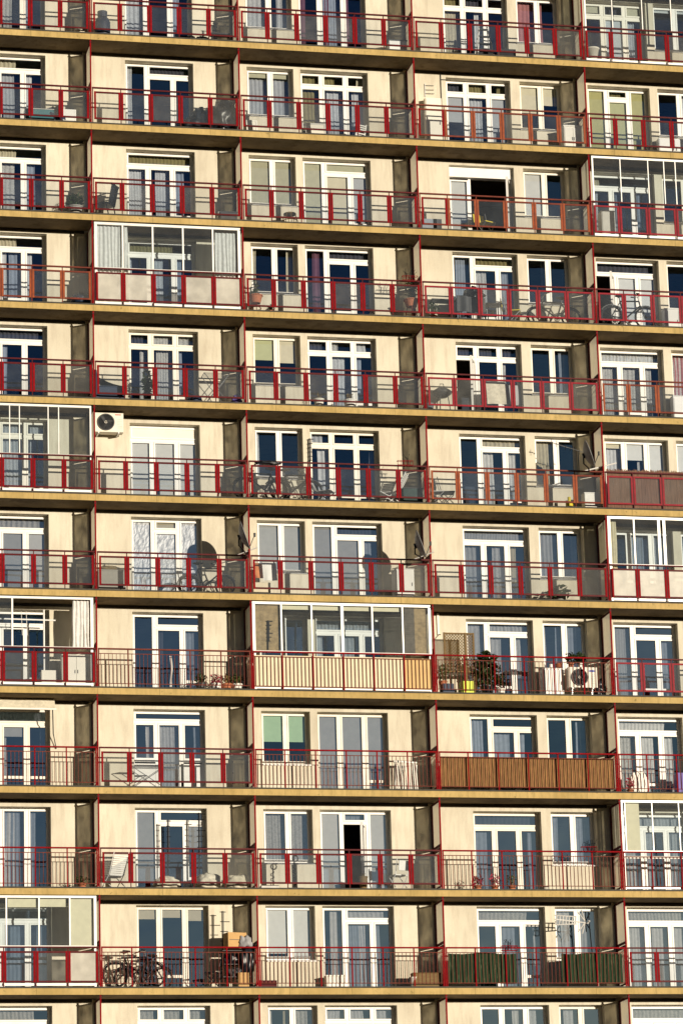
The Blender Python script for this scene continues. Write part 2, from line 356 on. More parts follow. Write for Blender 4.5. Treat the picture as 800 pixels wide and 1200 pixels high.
# layouts: T3 three lights with a transom over each, M3 one long transom, P3 no transom, A full side light + transom over two,
# C transom over the middle only, W2 two sashes.  cells: g bare glass, n? curtain (colour, share, side), b? blind (colour, drop %), x open, f foil, s board
load('''
0.0.0: T3 | g | g | g | nl | nl60l | nb50l
0.1.0: T3 | g | g | g | nn | g | nb50l
0.2.0: W2 | nn | nn60r
0.2.1: P3 | np40l | np45l+nb | np30l
0.3.0: T3 | no | nk | g | ny | nw45r | g
0.3.1: W2 | nr | nr30l+g
0.4.0: T3 | bc70 | nk | bc80 | g | bw100 | nn60l
0.4.1: W2 | bw6+g | bw6+g
1.0.0: M3 | ny60l | ng60l | ng70l | nw45l
1.1.0: A | nn35l | nk | g | g
1.2.0: W2 | ng+by10 | ng+by10
1.2.1: T3 | no | no60l | ny40r | no | nn80r | nn70r
1.3.0: T3 | nk | no | no50r | bg45 | nn80l | bg100
1.3.1: W2 | bc60 | bc40
1.4.0: C | bo100 | no | bl90 | bo100
1.4.1: W2 | g | nw
2.0.0: M3 | ny60l | nl | nl70l | nb60l
2.1.0: M3 | no | nn | nn70r | nb60l
2.2.0: W2 | by100 | by100
2.2.1: A | by100 | by100 | bc100 | bg100
2.3.0: S3 | bw100 | x
2.3.1: W2 | bw100 | g
2.4.0: M3 | ny15l | nn40l | nb30l | nb40l
2.4.1: W2 | g | g
3.0.0: M3 | ny60l | nn60r | nw30l+nb60r | nn40l
3.1.0: M3 | no70l | nn20l | nn60l | nb50l
3.2.0: W2 | ny25l | ny40r
3.2.1: A | np60r | nk | g | g
3.3.0: A | nb80r | no | nn60l | nb70l
3.3.1: W2 | nn20r | g
3.4.0: M3 | nk | x | bw100 | bw100
3.4.1: W2 | g | nw
4.0.0: M3 | nk | g | nb30l | g
4.1.0: T3 | nk | nl | nl | nl45r | nl80r | nb30l
4.2.0: W2 | bl45 | bc50
4.2.1: T3 | nk | nl40l | nn70l | g | nn70l | nb40l
4.3.0: T3 | nk | nk | nk | x | g | nl35l
4.3.1: W2 | g | nb60r
4.4.0: M3 | nn+nl | nl | nl | nl55l
4.4.1: W2 | nr+nl | nr
5.0.0: T3 | nn | nn | nn | nn | nn | nn30l
5.1.0: M3 | s | bw100 | bw100 | bw100
5.2.0: W2 | nn20l | g
5.2.1: T3 | ng70l | g | g | nw60r | g | nb30r
5.3.0: A | g | ny | nw60l | nw70l
5.3.1: W2 | ny | g
5.4.0: P3 | nw+bc6 | nw30r+bw22 | bw45+nw
5.4.1: W2 | bw100 | bw100
6.0.0: M3 | nl | bg100 | bg100 | bw100
6.1.0: C | f | bc100 | f | f
6.2.0: W2 | bg100 | bg100
6.2.1: A | bg100 | nk | bg100 | nb60l
6.3.0: M3 | ng | ng | nn60r | ny50l
6.3.1: W2 | ng | nb40r
6.4.0: P3 | ny15l | nw40l+nb | nn
6.4.1: W2 | nb | g
7.0.0: M3 | g | nb | g | g
7.1.0: A | g | g | nk30l | nb
7.2.0: W2 | nb30l | g
7.2.1: M3 | ng | nn40l | ng | g
7.3.0: A | nn | nn | nn60l | nn50l
7.3.1: W2 | nw20l+nb30r | nb70l
7.4.0: A | ng | g | g | nb
7.4.1: W2 | g | g
8.0.0: M3 | nk | g | bg15+nn20l | nb30r
8.1.0: Q3 | g | nw40r | nn | nb40r
8.2.0: W2 | bG55 | bG55
8.2.1: P3 | bg100 | bg100 | bg100
8.3.0: A | nb | g | nb | nb50l
8.3.1: W2 | g | nb60r
8.4.0: M3 | nw80l | nl | nw80l | nw70l
8.4.1: W2 | nw | nw
9.0.0: P3 | nw30l | nw55l+nb | nb40l
9.1.0: A | bg90 | g | g | bg35
9.2.0: W2 | nl | nl
9.2.1: C | bw98 | nb | x | bw96
9.3.0: M3 | nk | nb | g | nb50r
9.3.1: W2 | nb40l | nb
9.4.0: M3 | nw | nw | nn50l | nw
9.4.1: W2 | nw | nw
10.0.0: M3 | bw20 | g | nb | nb60r
10.1.0: P3 | bc12 | bc10 | bc14
10.2.0: W2 | bw90 | bw95
10.2.1: A | nw60r | nn | nb+nw50r | nb40l
10.3.0: M3 | nl80l | g | nb | nn40r
10.3.1: W2 | nw80l | ng
10.4.0: M3 | nl | nw | nw80r | nw
10.4.1: W2 | nw | nw
11.0.0: M3 | nl80l | nn | nl | nn60r
11.1.0: T3 | nl | nl | nl | nl | nl | nb40l
11.2.0: W2 | nw20l+ny30r | nl
11.2.1: T3 | nn | nn70l | nn | ng | nn | nb
11.3.0: P3 | g | nw50r | nn60l
11.3.1: W2 | nn70r | g
11.4.0: M3 | nl | nl | nw70l | nl
11.4.1: W2 | nw | nw
''')
def wall_mesh():
    m = MB()
    for s in range(0, 15):
        z0 = SB(s); z1 = SB(s-1)
        for b in range(-1, 6):
            x0 = XC[b] if 0 <= b < 5 else (XL if b < 0 else XC[5]); x1 = XC[b+1] if 0 <= b < 5 else (XC[0] if b < 0 else XR)
            ops = OPEN.get(b, []) if s < 12 else []
            xs = sorted({x0, x1} | {x0+o[0] for o in ops} | {x0+o[1] for o in ops})
            zs = sorted({z0, z1} | {FZ(s)+o[2] for o in ops} | {FZ(s)+HTOP for o in ops})
            for xa, xb in zip(xs, xs[1:]):
                for za, zb in zip(zs, zs[1:]):
                    xm, zm = (xa+xb)/2, (za+zb)/2
                    if any(x0+o[0] < xm < x0+o[1] and FZ(s)+o[2] < zm < FZ(s)+HTOP for o in ops): continue
                    m.face([(xa, YW, za), (xb, YW, za), (xb, YW, zb), (xa, YW, zb)], 'wall')
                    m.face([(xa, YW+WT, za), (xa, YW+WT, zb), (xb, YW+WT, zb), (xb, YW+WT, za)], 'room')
            for o in ops:
                a, c, za, zb = x0+o[0], x0+o[1], FZ(s)+o[2], FZ(s)+HTOP
                m.face([(a, YW, za), (a, YW, zb), (a, YW+WT, zb), (a, YW+WT, za)], 'wall')
                m.face([(c, YW, za), (c, YW+WT, za), (c, YW+WT, zb), (c, YW, zb)], 'wall')
                m.face([(a, YW, zb), (c, YW, zb), (c, YW+WT, zb), (a, YW+WT, zb)], 'wall')
                if o[2]: m.face([(a, YW, za), (a, YW+WT, za), (c, YW+WT, za), (c, YW, za)], 'wall')
    for x in (XL, XR): m.face([(x, YW, GROUND), (x, 5.2, GROUND), (x, 5.2, SH+ST), (x, YW, SH+ST)], 'wall')
    m.face([(XL, 5.2, GROUND), (XL, 5.2, SH+.3), (XR, 5.2, SH+.3), (XR, 5.2, GROUND)], 'wall')
    m.box(XL, XR, 0.02, .2, SH+ST+.005, SH+ST+.9, 'wall')
    for s in range(0, 12):      # thin dark strip where the wall meets the slab above
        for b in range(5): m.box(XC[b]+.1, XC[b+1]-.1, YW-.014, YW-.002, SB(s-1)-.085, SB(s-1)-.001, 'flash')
    return m
part(wall_mesh(), 'wall')

YF = YW + .25           # outer face of window frames
def cells_of(lay, w, h0):
    t = 1.98
    if lay == 'W2': return [(0, .53*w, h0, HTOP), (.53*w, w, h0, HTOP)]
    c = [0, .335*w, .69*w, w]
    if lay == 'P3': return [(c[i], c[i+1], h0, HTOP) for i in range(3)]
    if lay == 'S3': return [(0, c[1], h0, 2.08), (c[1], w, h0, 2.08)]
    if lay == 'Q3': return [(0, w, 2.1, HTOP)] + [(c[i], c[i+1], (.9, 0, .9)[i], 2.1) for i in range(3)]
    if lay == 'T3': return [(c[i], c[i+1], t, HTOP) for i in range(3)] + [(c[i], c[i+1], h0, t) for i in range(3)]
    if lay == 'M3': return [(0, w, t, HTOP)] + [(c[i], c[i+1], h0, t) for i in range(3)]
    if lay == 'A': return [(0, c[1], h0, HTOP), (c[1], w, t+.05, HTOP), (c[1], .72*w, h0, t+.05), (.72*w, w, h0, t+.05)]
    if lay == 'C': return [(0, c[1], h0, HTOP), (c[1], c[2], t+.1, HTOP), (c[1], c[2], h0, t+.1), (c[2], w, h0, HTOP)]
BL = {'w': 'blind_white', 'g': 'blind_grey', 'c': 'blind_cream', 'y': 'blind_sand', 'o': 'blind_olive', 'G': 'blind_green', 'l': 'blind_lime'}
def drape(m, x0, x1, z0, z1, mt, rn):
    nw = max(6, int((x1-x0)/.022)); ph = rn.random()*6; per = .08+.07*rn.random(); amp = .010+.010*rn.random()
    k1 = rn.random()*4
    def fn(u, v):
        x = x0+(x1-x0)*u; z = z0+(z1-z0)*v
        a = amp*(1.15-.35*v)
        y = YF+.17 + a*math.sin(2*math.pi*x/per+ph+.7*math.sin(3*x+k1)) + .4*a*math.sin(2*math.pi*x/(per*2.3)+k1+(1-v)*1.2)
        return (x + .008*math.sin(5*v+ph), y, z)
    m.sheet(fn, nw, 6, mt)
def make_window(s, b, i):
    u0, u1, h0 = OPEN[b][i]; w = u1-u0; X = XC[b]+u0; Z = FZ(s)
    toks = [t.strip() for t in SPEC[s, b, i].split('|')]; lay, codes = toks[0], toks[1:]
    rn = random.Random(s*100+b*10+i); pm = rn.choices(['pane_dark', 'pane', 'pane_bright'], (6, 3, 0) if s < 6 else (0, 2, 5))[0]; fm = 'white' if rn.random() < .75 else 'ivory'  # upper rows take deeper panes, lower rows brighter, imitating the sky's gradient
    hh = h0 + (.06 if h0 else .02); fr = MB(); gl = MB(); cur = {}; blinds = []; extra = []
    o_ = .055
    fr.box(X, X+o_, YF, YF+.08, Z+hh, Z+HTOP, fm); fr.box(X+w-o_, X+w, YF, YF+.08, Z+hh, Z+HTOP, fm)
    fr.box(X+o_, X+w-o_, YF, YF+.08, Z+HTOP-o_, Z+HTOP, fm); fr.box(X+o_, X+w-o_, YF, YF+.08, Z+hh, Z+hh+.06, fm)
    if lay == 'S3': fr.box(X+.003, X+w-.003, YF-.1, YF+.14, Z+2.1, Z+HTOP-.002, fm)
    for ci, (a, c, za, zb) in enumerate(cells_of(lay, w, hh)):
        code = codes[ci] if ci < len(codes) else 'g'; parts = code.split('+')
        xa, xb = X+a, X+c
        if a > .01: fr.box(xa-.038, xa+.038, YF-.004, YF+.084, Z+za+.003, Z+min(zb, HTOP)-.003, fm)
        if zb < HTOP-.05 and lay != 'S3': fr.box(max(xa, X+o_)-.002, min(xb, X+w-o_)+.002, YF-.002, YF+.082, Z+zb-.04, Z+zb+.04, fm)
        if lay == 'Q3' and za == .9: fr.box(xa+.04, xb-.04, YF+.001, YF+.07, Z+.03, Z+.9, fm)
        ia, ib = xa+.042, xb-.042; ja = Z+za+(.05 if za < 1.5 else .042); jb = Z+zb-.045
        if a < .01: ia = X+o_+.002
        if c > w-.01: ib = X+w-o_-.002
        low = za < 1.5 and h0 == 0
        if 'x' in parts:
            # leaf swung open into the room
            extra.append((ia, ib, ja, jb)); continue
        t = .045; bt = .11 if low else .045    # sash
        for q in ((ia, ia+t, ja, jb), (ib-t, ib, ja, jb), (ia+t, ib-t, jb-t, jb), (ia+t, ib-t, ja, ja+bt)):
            fr.box(q[0], q[1], YF-.018, YF+.05, q[2], q[3], fm)
        if low and rn.random() < .35 and ci >= len(codes)-2: fr.box(ia+t, ib-t, YF-.012, YF+.045, Z+.42, Z+.5, fm)
        gx0, gx1, gz0, gz1 = ia+t, ib-t, ja+bt, jb-t
        gl.face([(gx0, YF+.03, gz0), (gx1, YF+.03, gz0), (gx1, YF+.03, gz1), (gx0, YF+.03, gz1)], pm)
        for pc in parts:
            if pc[0] == 'n':
                key = pc[1]; sh = pc[2:]; side = sh[-1] if sh else 'l'; fr_ = int(sh[:-1])/100 if sh else 1.
                e = .03; W = gx1-gx0+2*e
                xx0 = gx0-e if side == 'l' else gx1+e-W*fr_
                m = cur.setdefault(key, MB()); drape(m, xx0, xx0+W*fr_, gz0-.03, gz1+.03, 'cur_'+key, rn)
            elif pc[0] == 'b':
                drop = int(pc[2:])/100; bm = MB(); zt = gz1+.02; zb_ = zt-(zt-gz0+.02)*drop
                bm.box(gx0-.012, gx1+.012, YF+.055, YF+.06, zb_, zt, BL[pc[1]]); bm.box(gx0-.012, gx1+.012, YF+.051, YF+.066, zb_-.018, zb_, BL[pc[1]])
                blinds.append(bm)
            elif pc[0] == 'f':
                fo = MB(); rs = rn.random()*9
                fo.sheet(lambda u, v: (gx0-.01+(gx1-gx0+.02)*u, YF+.045+.012*noise.noise(Vector((u*7+rs, v*16, rs)))+.006*noise.noise(Vector((u*19, v*45+rs, 2))), gz0-.01+(gz1-gz0+.02)*v), 14, 40, 'foil')
                blinds.append(fo)
            elif pc[0] == 's':
                fr.box(gx0-.003, gx1+.003, YF+.005, YF+.028, gz0-.003, gz1+.003, 'board')
    root = part(fr, 'window', bevel=.004)
    if gl.v: gl.build('pane', root)
    for bm in blinds: bm.build('roller_blind' if 'foil' not in bm.ms else 'foil_sheet', root)
    for (ia, ib, ja, jb) in extra[-1:]:
        lf = MB(); Wd = .62; Mx = Matrix.Translation((ib-.02, YF+.06, 0)) @ Matrix.Rotation(R(68), 4, 'Z')
        for q in ((-.06, 0, ja, jb), (-Wd, -Wd+.06, ja, jb), (-Wd+.06, -.06, jb-.07, jb), (-Wd+.06, -.06, ja, ja+.12)):
            lf.box(q[0], q[1], -.03, .03, q[2], q[3], fm, Mx)
        lf.build('open_sash', root)
    if h0:
        sl = MB(); sl.box(X-.03, X+w+.03, YW-.05, YW-.003, Z+h0-.02, Z+h0+.012, 'white'); sl.box(X+.002, X+w-.002, YW-.003, YF-.002, Z+h0+.001, Z+h0+.03, 'white'); sl.build('sill', root)
    wh = 'tall door window' if not h0 else 'two sash window'
    for key, m in cur.items():
        nm = CUR[key][0]
        adj = {'lace': 'patterned lace', 'net': 'sheer net'}.get(nm, nm)
        o = m.build('curtain', None, smooth=True)
        tag(o, f'{adj} curtain inside {wh}, {ROW[s]} row from top, {CN[b]} column'.replace('top row from top', 'top row').replace('bottom row from top', 'bottom row'), 'curtain', 'curtains behind the windows')
for (s, b, i) in SPEC: make_window(s, b, i)

# ---- partitions between balconies: red frame, two opal panes
def partition(x, s):
    z0, z1 = FZ(s), SB(s-1); zt = z1-.075
    m = MB(); t = .02
    m.box(x-t, x+t, .03, .075, z0+.005, z1-.002, 'red'); m.box(x-t, x+t, .86, YW-.003, z0+.005, zt, 'dkred')
    for a, c in ((zt-.045, zt), (z0+1.24, z0+1.31), (z0+1.12, z0+1.215), (z0+.1, z0+.14)): m.box(x-t+.002, x+t-.002, .075, .86, a, c, 'dkred')
    pass
    m.box(x-t-.012, x+t+.012, .022, .09, z1-.09, z1-.05, 'dkred')
    o = part(m, 'partition')
    for a, c in ((z0+1.31, zt-.045), (z0+.14, z0+1.12)):
        p = MB(); p.face([(x, .075, a), (x, .86, a), (x, .86, c), (x, .075, c)], 'opal'); p.build('opal_pane', o)
for s in range(0, 12):
    for x in XC: partition(x, s)

# ---- railings
RAIL = {}
for s in range(12):
    for b in range(5): RAIL[s, b] = 'red'
for k_ in ((1, 3), (2, 3), (3, 0), (4, 4), (5, 3)): RAIL[k_] = 'orange'
for k_ in ((4, 3), (3, 3), (3, 4), (5, 4), (2, 4), (7, 4)): RAIL[k_] = 'bright'
BAR = {(7, 1), (7, 2), (7, 3), (8, 0), (8, 2), (8, 3), (8, 4), (9, 0), (9, 3), (9, 4), (10, 1), (10, 2), (10, 3)} | {(11, b) for b in (1, 2, 3)}
WHITEP = {(3, 1): (0, 1, 3, 4), (6, 4): range(6), (10, 0): (4,)}
def railing(s, b):
    x0, x1 = XC[b]+.035, XC[b+1]-.035; z = FZ(s); c = RAIL[s, b]; n = 5 if b < 2 else 6; y0, y1 = .035, .07
    w = (XC[b+1]-XC[b])/n; rn = random.Random(s*7+b)
    h = MB(); hc = {'red': 'dkred', 'bright': 'dkred', 'orange': 'rust'}[c]
    bars = (s, b) in BAR
    if bars: hc = 'rust' if (s, b) in ((7, 1),) else 'dkred'
    h.box(x0, x1, y0-.012, y1+.006, z+1.09, z+1.13, hc if not bars else ('rust' if hc == 'rust' else 'red'))
    if not bars:
        for i in range(n+1):
            x = XC[b]+w*i; x = min(max(x, x0+.015), x1-.015)
            h.box(x-.013, x+.013, y0+.004, y1-.006, z+.006, z+1.09, hc)
        o = part(h, 'railing')
        for i in range(n):
            fw = .054; a = XC[b]+w*i+.016; d = XC[b]+w*(i+1)-.016
            if i == 0: a = x0+.06
            if i == n-1: d = x1-.03
            f = MB(); cc = c
            if (s, b) in ((1, 3), (2, 3)) and i == 0: cc = 'red'
            f.box(a, a+fw, y0, y1, z+.14, z+1.0, cc); f.box(d-fw, d, y0, y1, z+.14, z+1.0, cc)
            f.box(a+fw, d-fw, y0+.002, y1-.002, z+.95, z+1.0, hc if c != 'bright' else cc); f.box(a+fw, d-fw, y0+.002, y1-.002, z+.14, z+.19, hc if c != 'bright' else cc)
            po = f.build('panel_frame', o)
            wp = i in WHITEP.get((s, b), ())
            gm = 'frost' if wp else ('rail_glass_dusty' if rn.random() < .25 else 'rail_glass')
            gp = MB(); ga, gd = a+fw-.004, d-fw+.004; gp.face([(ga, y0+.016, z+.176), (gd, y0+.016, z+.176), (gd, y0+.016, z+.968), (ga, y0+.016, z+.968)], gm)
            q = gp.build('white_panel' if wp else 'glass_panel', o)
    else:
        for i in range(n+1):
            x = XC[b]+w*i; x = min(max(x, x0+.018), x1-.018)
            h.box(x-.017, x+.017, y0, y1, z+.006, z+1.09, 'rust' if hc == 'rust' else 'red')
        o = part(h, 'railing')
        k = MB(); bc = 'rust'
        k.box(x0, x1, y0+.01, y1-.008, z+.965, z+.985, bc); k.box(x0, x1, y0+.01, y1-.008, z+.11, z+.13, bc)
        nb = 7
        for i in range(n):
            for j in range(1, nb+1):
                x = XC[b]+w*(i+j/(nb+1)); k.box(x-.007, x+.007, y0+.012, y1-.01, z+.13, z+.965, bc)
        k.build('balusters', o)
for s in range(12):
    for b in range(5): railing(s, b)

# ---- glazed balcony enclosures
def enclosure(s, b, mull, glazed, fw=.035, top=.07, wide=(), h0=1.16, fm='alu', glass_lo=False):
    x0, z = XC[b], FZ(s); z1 = SB(s-1)-.004; y0, y1 = .1, .15
    m = MB(); xs = [x0+u for u in mull]
    m.box(xs[0], xs[-1], y0, y1, z1-top, z1, fm); m.box(xs[0], xs[-1], y0, y1, z+h0-.045, z+h0, fm)
    m.box(xs[0], xs[-1], y0+.002, y1, z+.06, z+.13, fm)
    for i, x in enumerate(xs):
        f = fw*1.7 if i in wide or i in (0, len(xs)-1) else fw
        xa = x if i == 0 else (x-f if i == len(xs)-1 else x-f/2)
        m.box(xa, xa+f, y0-.003, y1-.002, z+h0+.001, z1-top-.001, fm)
        if i in (0, len(xs)-1): m.box(xa, xa+f, y0-.003, y1-.002, z+.01, z+h0-.046, fm)
    o = part(m, 'glazed_enclosure', bevel=.003)
    for i in glazed:
        q = MB(); q.face([(xs[i], y0+.025, z+h0), (xs[i+1], y0+.025, z+h0), (xs[i+1], y0+.025, z1-top+.003), (xs[i], y0+.025, z1-top+.003)], 'clear'); q.build('glass_pane', o)
    return o
E_ = {}
E_[0, 4] = enclosure(0, 4, [.1, .98, 1.93, 2.85, 3.8, 4.7, 5.25], range(6), .03)
E_[2, 4] = enclosure(2, 4, [.1, .99, 1.86, 2.36, 2.72, 3.6, 4.5, 5.25], range(7), .03)
E_[3, 1] = enclosure(3, 1, [.06, .89, 1.77, 2.66, 3.54, 4.36], range(5), .05, .08, h0=1.17)
E_[5, 0] = enclosure(5, 0, [.1, 1.3, 2.0, 2.28, 3.1, 3.4, 4.34], range(6), .03)
E_[6, 4] = enclosure(6, 4, [.06, .86, 1.62, 1.78, 2.62, 3.5, 4.4, 5.25], (0, 1, 3, 4, 5, 6), .05, .08, (2, 3))
E_[7, 0] = enclosure(7, 0, [.1, 1.0, 2.05, 4.34], (0, 1), .05, .07)
E_[7, 2] = enclosure(7, 2, [.05, .89, 1.77, 2.66, 3.54, 4.43, 5.27], range(6), .05, .08, (3,), h0=1.16)
E_[9, 4] = enclosure(9, 4, [.06, .17, .98, 1.78, 2.6, 3.5, 4.4, 5.25], range(7), .03)
E_[10, 0] = enclosure(10, 0, [.1, 1.05, 1.85, 2.75, 3.6, 4.34], range(5), .045)
def enc_blind(s, b, u0, u1, drop, mt, y=.2, h0=1.13):
    z1 = SB(s-1)-.09; m = MB(); zb = z1-(z1-FZ(s)-h0)*drop; x = XC[b]
    m.box(x+u0, x+u1, y, y+.012, zb, z1, mt); m.box(x+u0, x+u1, y-.006, y+.02, zb-.02, zb, mt)
    m.build('roller_blind', E_[s, b])
enc_blind(9, 4, .22, .62, 1., 'blind_cream'); enc_blind(10, 0, 3.64, 4.24, 1., 'blind_cream'); enc_blind(10, 0, 1.9, 2.7, .16, 'blind_cream')
enc_blind(10, 0, 2.78, 3.5, .15, 'blind_cream'); enc_blind(10, 0, .2, 1.0, .16, 'blind_cream')
for u in (.93, 1.81, 2.7, 3.58): enc_blind(7, 2, u, u+.8, .07, 'blind_cream')
def slats(s, b, u0, u1, mt, seed):
    z1 = SB(s-1)-.1; m = MB(); z = z1; x = XC[b]; rn = random.Random(seed)
    while z > FZ(s)+1.17:
        m.box(x+u0, x+u1, .2, .208+.01*rn.random(), z-.036, z, mt); z -= .04
    m.build('slatted_blind', E_[s, b])
slats(7, 2, 4.5, 4.8, 'slat_dark', 1); slats(7, 2, 4.8, 5.15, 'slat_brown', 3); slats(7, 2, .13, .84, 'slat_brown', 2)
m = MB()
x = XC[2]; m.box(x+.08, x+4.43, .082, .09, FZ(7)+.1, FZ(7)+1.02, 'cream_sheet'); m.box(x+4.45, x+5.24, .082, .09, FZ(7)+.1, FZ(7)+1.0, 'amber_sheet')
m.build('infill_sheet', E_[7, 2])

# curtains hung inside the enclosed balconies
def hung(s, b, u0, u1, y, z0, z1, mt, label, per=.11, amp=.025, flare=0., name='curtain'):
    m = MB(); rn = random.Random(int(s*31+u0*10)); ph = rn.random()*6
    def fn(u, v):
        e = flare*(1-v); xx = XC[b]+u0-e*.3+(u1-u0+e*.4)*u
        a = amp*(.7+.6*(1-v))
        return (xx+.01*math.sin(7*v+u*9), y+a*math.sin(2*math.pi*(u*(u1-u0))/per+ph+.9*math.sin(9*u))+.3*a*math.sin(23*u+3*v), FZ(s)+z0+(z1-z0)*v)
    m.sheet(fn, max(10, int((u1-u0)/.018)), 10, mt)
    return tag(m.build(name, None, smooth=True), label, 'curtain', 'curtains hung inside the glazed balconies')
hung(3, 1, .13, .87, .2, .4, 2.45, 'cur_w', 'white pleated curtain filling the left end of the glazed balcony with white panels')
hung(3, 1, .93, 1.05, .2, .4, 2.45, 'cur_w', 'narrow white curtain beside the first mullion of the glazed balcony with white panels', .06)
hung(3, 1, 3.62, 4.22, .2, .4, 2.4, 'cur_w', 'white pleated curtain at the right end of the glazed balcony with white panels')
hung(7, 0, 3.76, 4.22, .17, 1.1, 2.5, 'cur_w', 'white creased curtain hanging in the open half glazed balcony', .1, .03, .08)
hung(6, 4, .12, .35, .2, .3, 2.45, 'cur_y', 'cream curtain at left end of small enclosed balcony with white panels', .08)

# ------------------------------------------------------------------ things standing and hanging on the balconies
def plant(b, s, u, label, y=.4, pot='terracotta', pr=.15, ph=.25, fr=(.2, .2, .25), leaf='leaf', n=160, size=.06, h=.012, cat='potted plant', stand=0, stem=True, seed=1):
    t = thing('potted_plant', label, cat, b, s, u, y, 0, h, 'potted plants on the balconies')
    m = MB(); z = stand
    m.lathe([(0, z), (pr*.7, z), (pr, z+ph), (pr*1.07, z+ph), (pr*1.07, z+ph-.03), (pr*.95, z+ph-.03), (0, z+ph-.03)], pot); m.build('pot', t, smooth=False)
    f = MB()
    f.leaves((0, 0, z+ph+fr[2]*.75), fr, leaf, n, size, seed)
    if stem:
        rn = random.Random(seed)
        for _ in range(5): f.tube([(0, 0, z+ph-.03), (rn.uniform(-.4, .4)*fr[0], rn.uniform(-.4, .4)*fr[1], z+ph+fr[2]*rn.uniform(.8, 1.4))], .006, 'dry', 4)
    f.build('foliage', t)
    if stand:
        q = MB()
        for k in range(3):
            a = 2.1*k+.4; q.tube([(pr*.6*math.cos(a), pr*.6*math.sin(a), stand), (pr*1.05*math.cos(a), pr*1.05*math.sin(a), 0)], .012, 'rust', 5)
        q.ring((0, 0, stand*.55), pr*.78, .008, 'rust', 'z', 16, 4); q.build('stand', t)
    return t
def crate(name, b, s, u, label, w, d, h, mt, y=.5, rz=0, cat='box', lid=None, lidm=None, doors=0, hz=.012, group=None):
    t = thing(name, label, cat, b, s, u, y, rz, hz, group)
    m = MB(); m.box(-w/2, w/2, -d/2, d/2, 0, h, mt)
    for x in (-w/2+.01, w/2-.05): m.box(x, x+.04, -d/2-.006, -d/2-.001, .03, h-.03, mt)
    m.build('body', t, bevel=.01)
    if lid:
        q = MB(); q.box(-w/2-.015, w/2+.015, -d/2-.015, d/2+.015, h+.001, h+lid, lidm or mt); q.build('lid', t, bevel=.008)
    for k in range(doors):
        a = -w/2+.02+(w-.04)*k/doors; q = MB(); q.box(a+.004, a+(w-.04)/doors-.004, -d/2-.018, -d/2-.002, .05, h-.03, mt)
        dr = q.build('door', t, bevel=.004); hd = MB(); hx = a+((w-.04)/doors)*(.9 if k == 0 else .1); hd.box(hx-.008, hx+.008, -d/2-.035, -d/2-.018, h*.5-.05, h*.5+.05, 'darkgrey'); hd.build('handle', dr)
    return t
def bag(b, s, u, label, rad, mt='bin_bag', y=.5, seed=1, cat='bag', name='bin_bag', knot=True, h=0., group=None):
    m = MB(); m.blob((0, 0, rad[2]*.8), rad, mt, .42, 1.9, seed, 18)
    if knot: m.lathe([(.05, rad[2]*1.68), (.025, rad[2]*1.78), (.07, rad[2]*1.98), (.0, rad[2]*1.95)], mt, n=8)
    o = m.build(name, None, smooth=True, loc=at(b, s, u, y, .012+h)); return tag(o, label, cat, group)
def chair(b, s, u, label, mt, y=.5, rz=0, kind='fold', seatm=None, group=None, name='chair'):
    t = thing(name, label, 'chair', b, s, u, y, rz, group=group); seatm = seatm or mt
    if kind == 'fold':
        q = MB(); q.box(-.2, .2, -.2, .18, .43, .46, seatm); q.build('seat', t, bevel=.008)
        q = MB(); q.box(-.2, .2, .2, .225, .58, .86, seatm, Matrix.Translation((0, .05, 0)) @ Matrix.Rotation(R(-8), 4, 'X')); q.build('backrest', t, bevel=.006)
        for x in (-.21, .21):
            q = MB(); q.tube([(x, .3, .88), (x, .2, .45), (x, -.22, 0)], .013, mt); q.build('leg', t)
            q = MB(); q.tube([(x*.9, -.2, .44), (x*.9, .24, 0)], .013, mt); q.build('leg', t)
    elif kind == 'arm':
        q = MB(); q.box(-.24, .24, -.24, .24, .38, .43, seatm); q.build('seat', t, bevel=.015)
        q = MB()
        for k in range(5): q.box(-.22+.09*k, -.16+.09*k, .235, .26, .44, 1.02, seatm, Matrix.Translation((0, -.08, 0)) @ Matrix.Rotation(R(-12), 4, 'X'))
        q.box(-.24, .24, .23, .265, 1.0, 1.06, seatm, Matrix.Translation((0, -.08, 0)) @ Matrix.Rotation(R(-12), 4, 'X')); q.build('backrest', t, bevel=.005)
        for x in (-.25, .25):
            q = MB(); q.tube([(x, -.24, 0), (x, -.24, .63), (x, .2, .66)], .018, mt); q.build('arm', t)
            q = MB(); q.tube([(x, .28, 0), (x, .2, .4)], .018, mt); q.build('leg', t)
    else:  # slatted lounger / deckchair
        q = MB()
        for k in range(9): q.box(-.22, .22, -.2+.055*k, -.16+.055*k, .36, .375, seatm)
        q.build('seat', t)
        q = MB(); Mx = Matrix.Translation((0, .28, .36)) @ Matrix.Rotation(R(-28), 4, 'X')
        for k in range(10): q.box(-.22, .22, 0, .012, .02+.06*k, .065+.06*k, seatm, Mx)
        q.build('backrest', t)
        for x in (-.23, .23):
            q = MB(); q.tube([(x, -.24, 0), (x, .28, .4), (x, .58, .98)], .014, mt); q.build('leg', t)
            q = MB(); q.tube([(x, .42, 0), (x, -.2, .4)], .014, mt); q.build('leg', t)
    return t
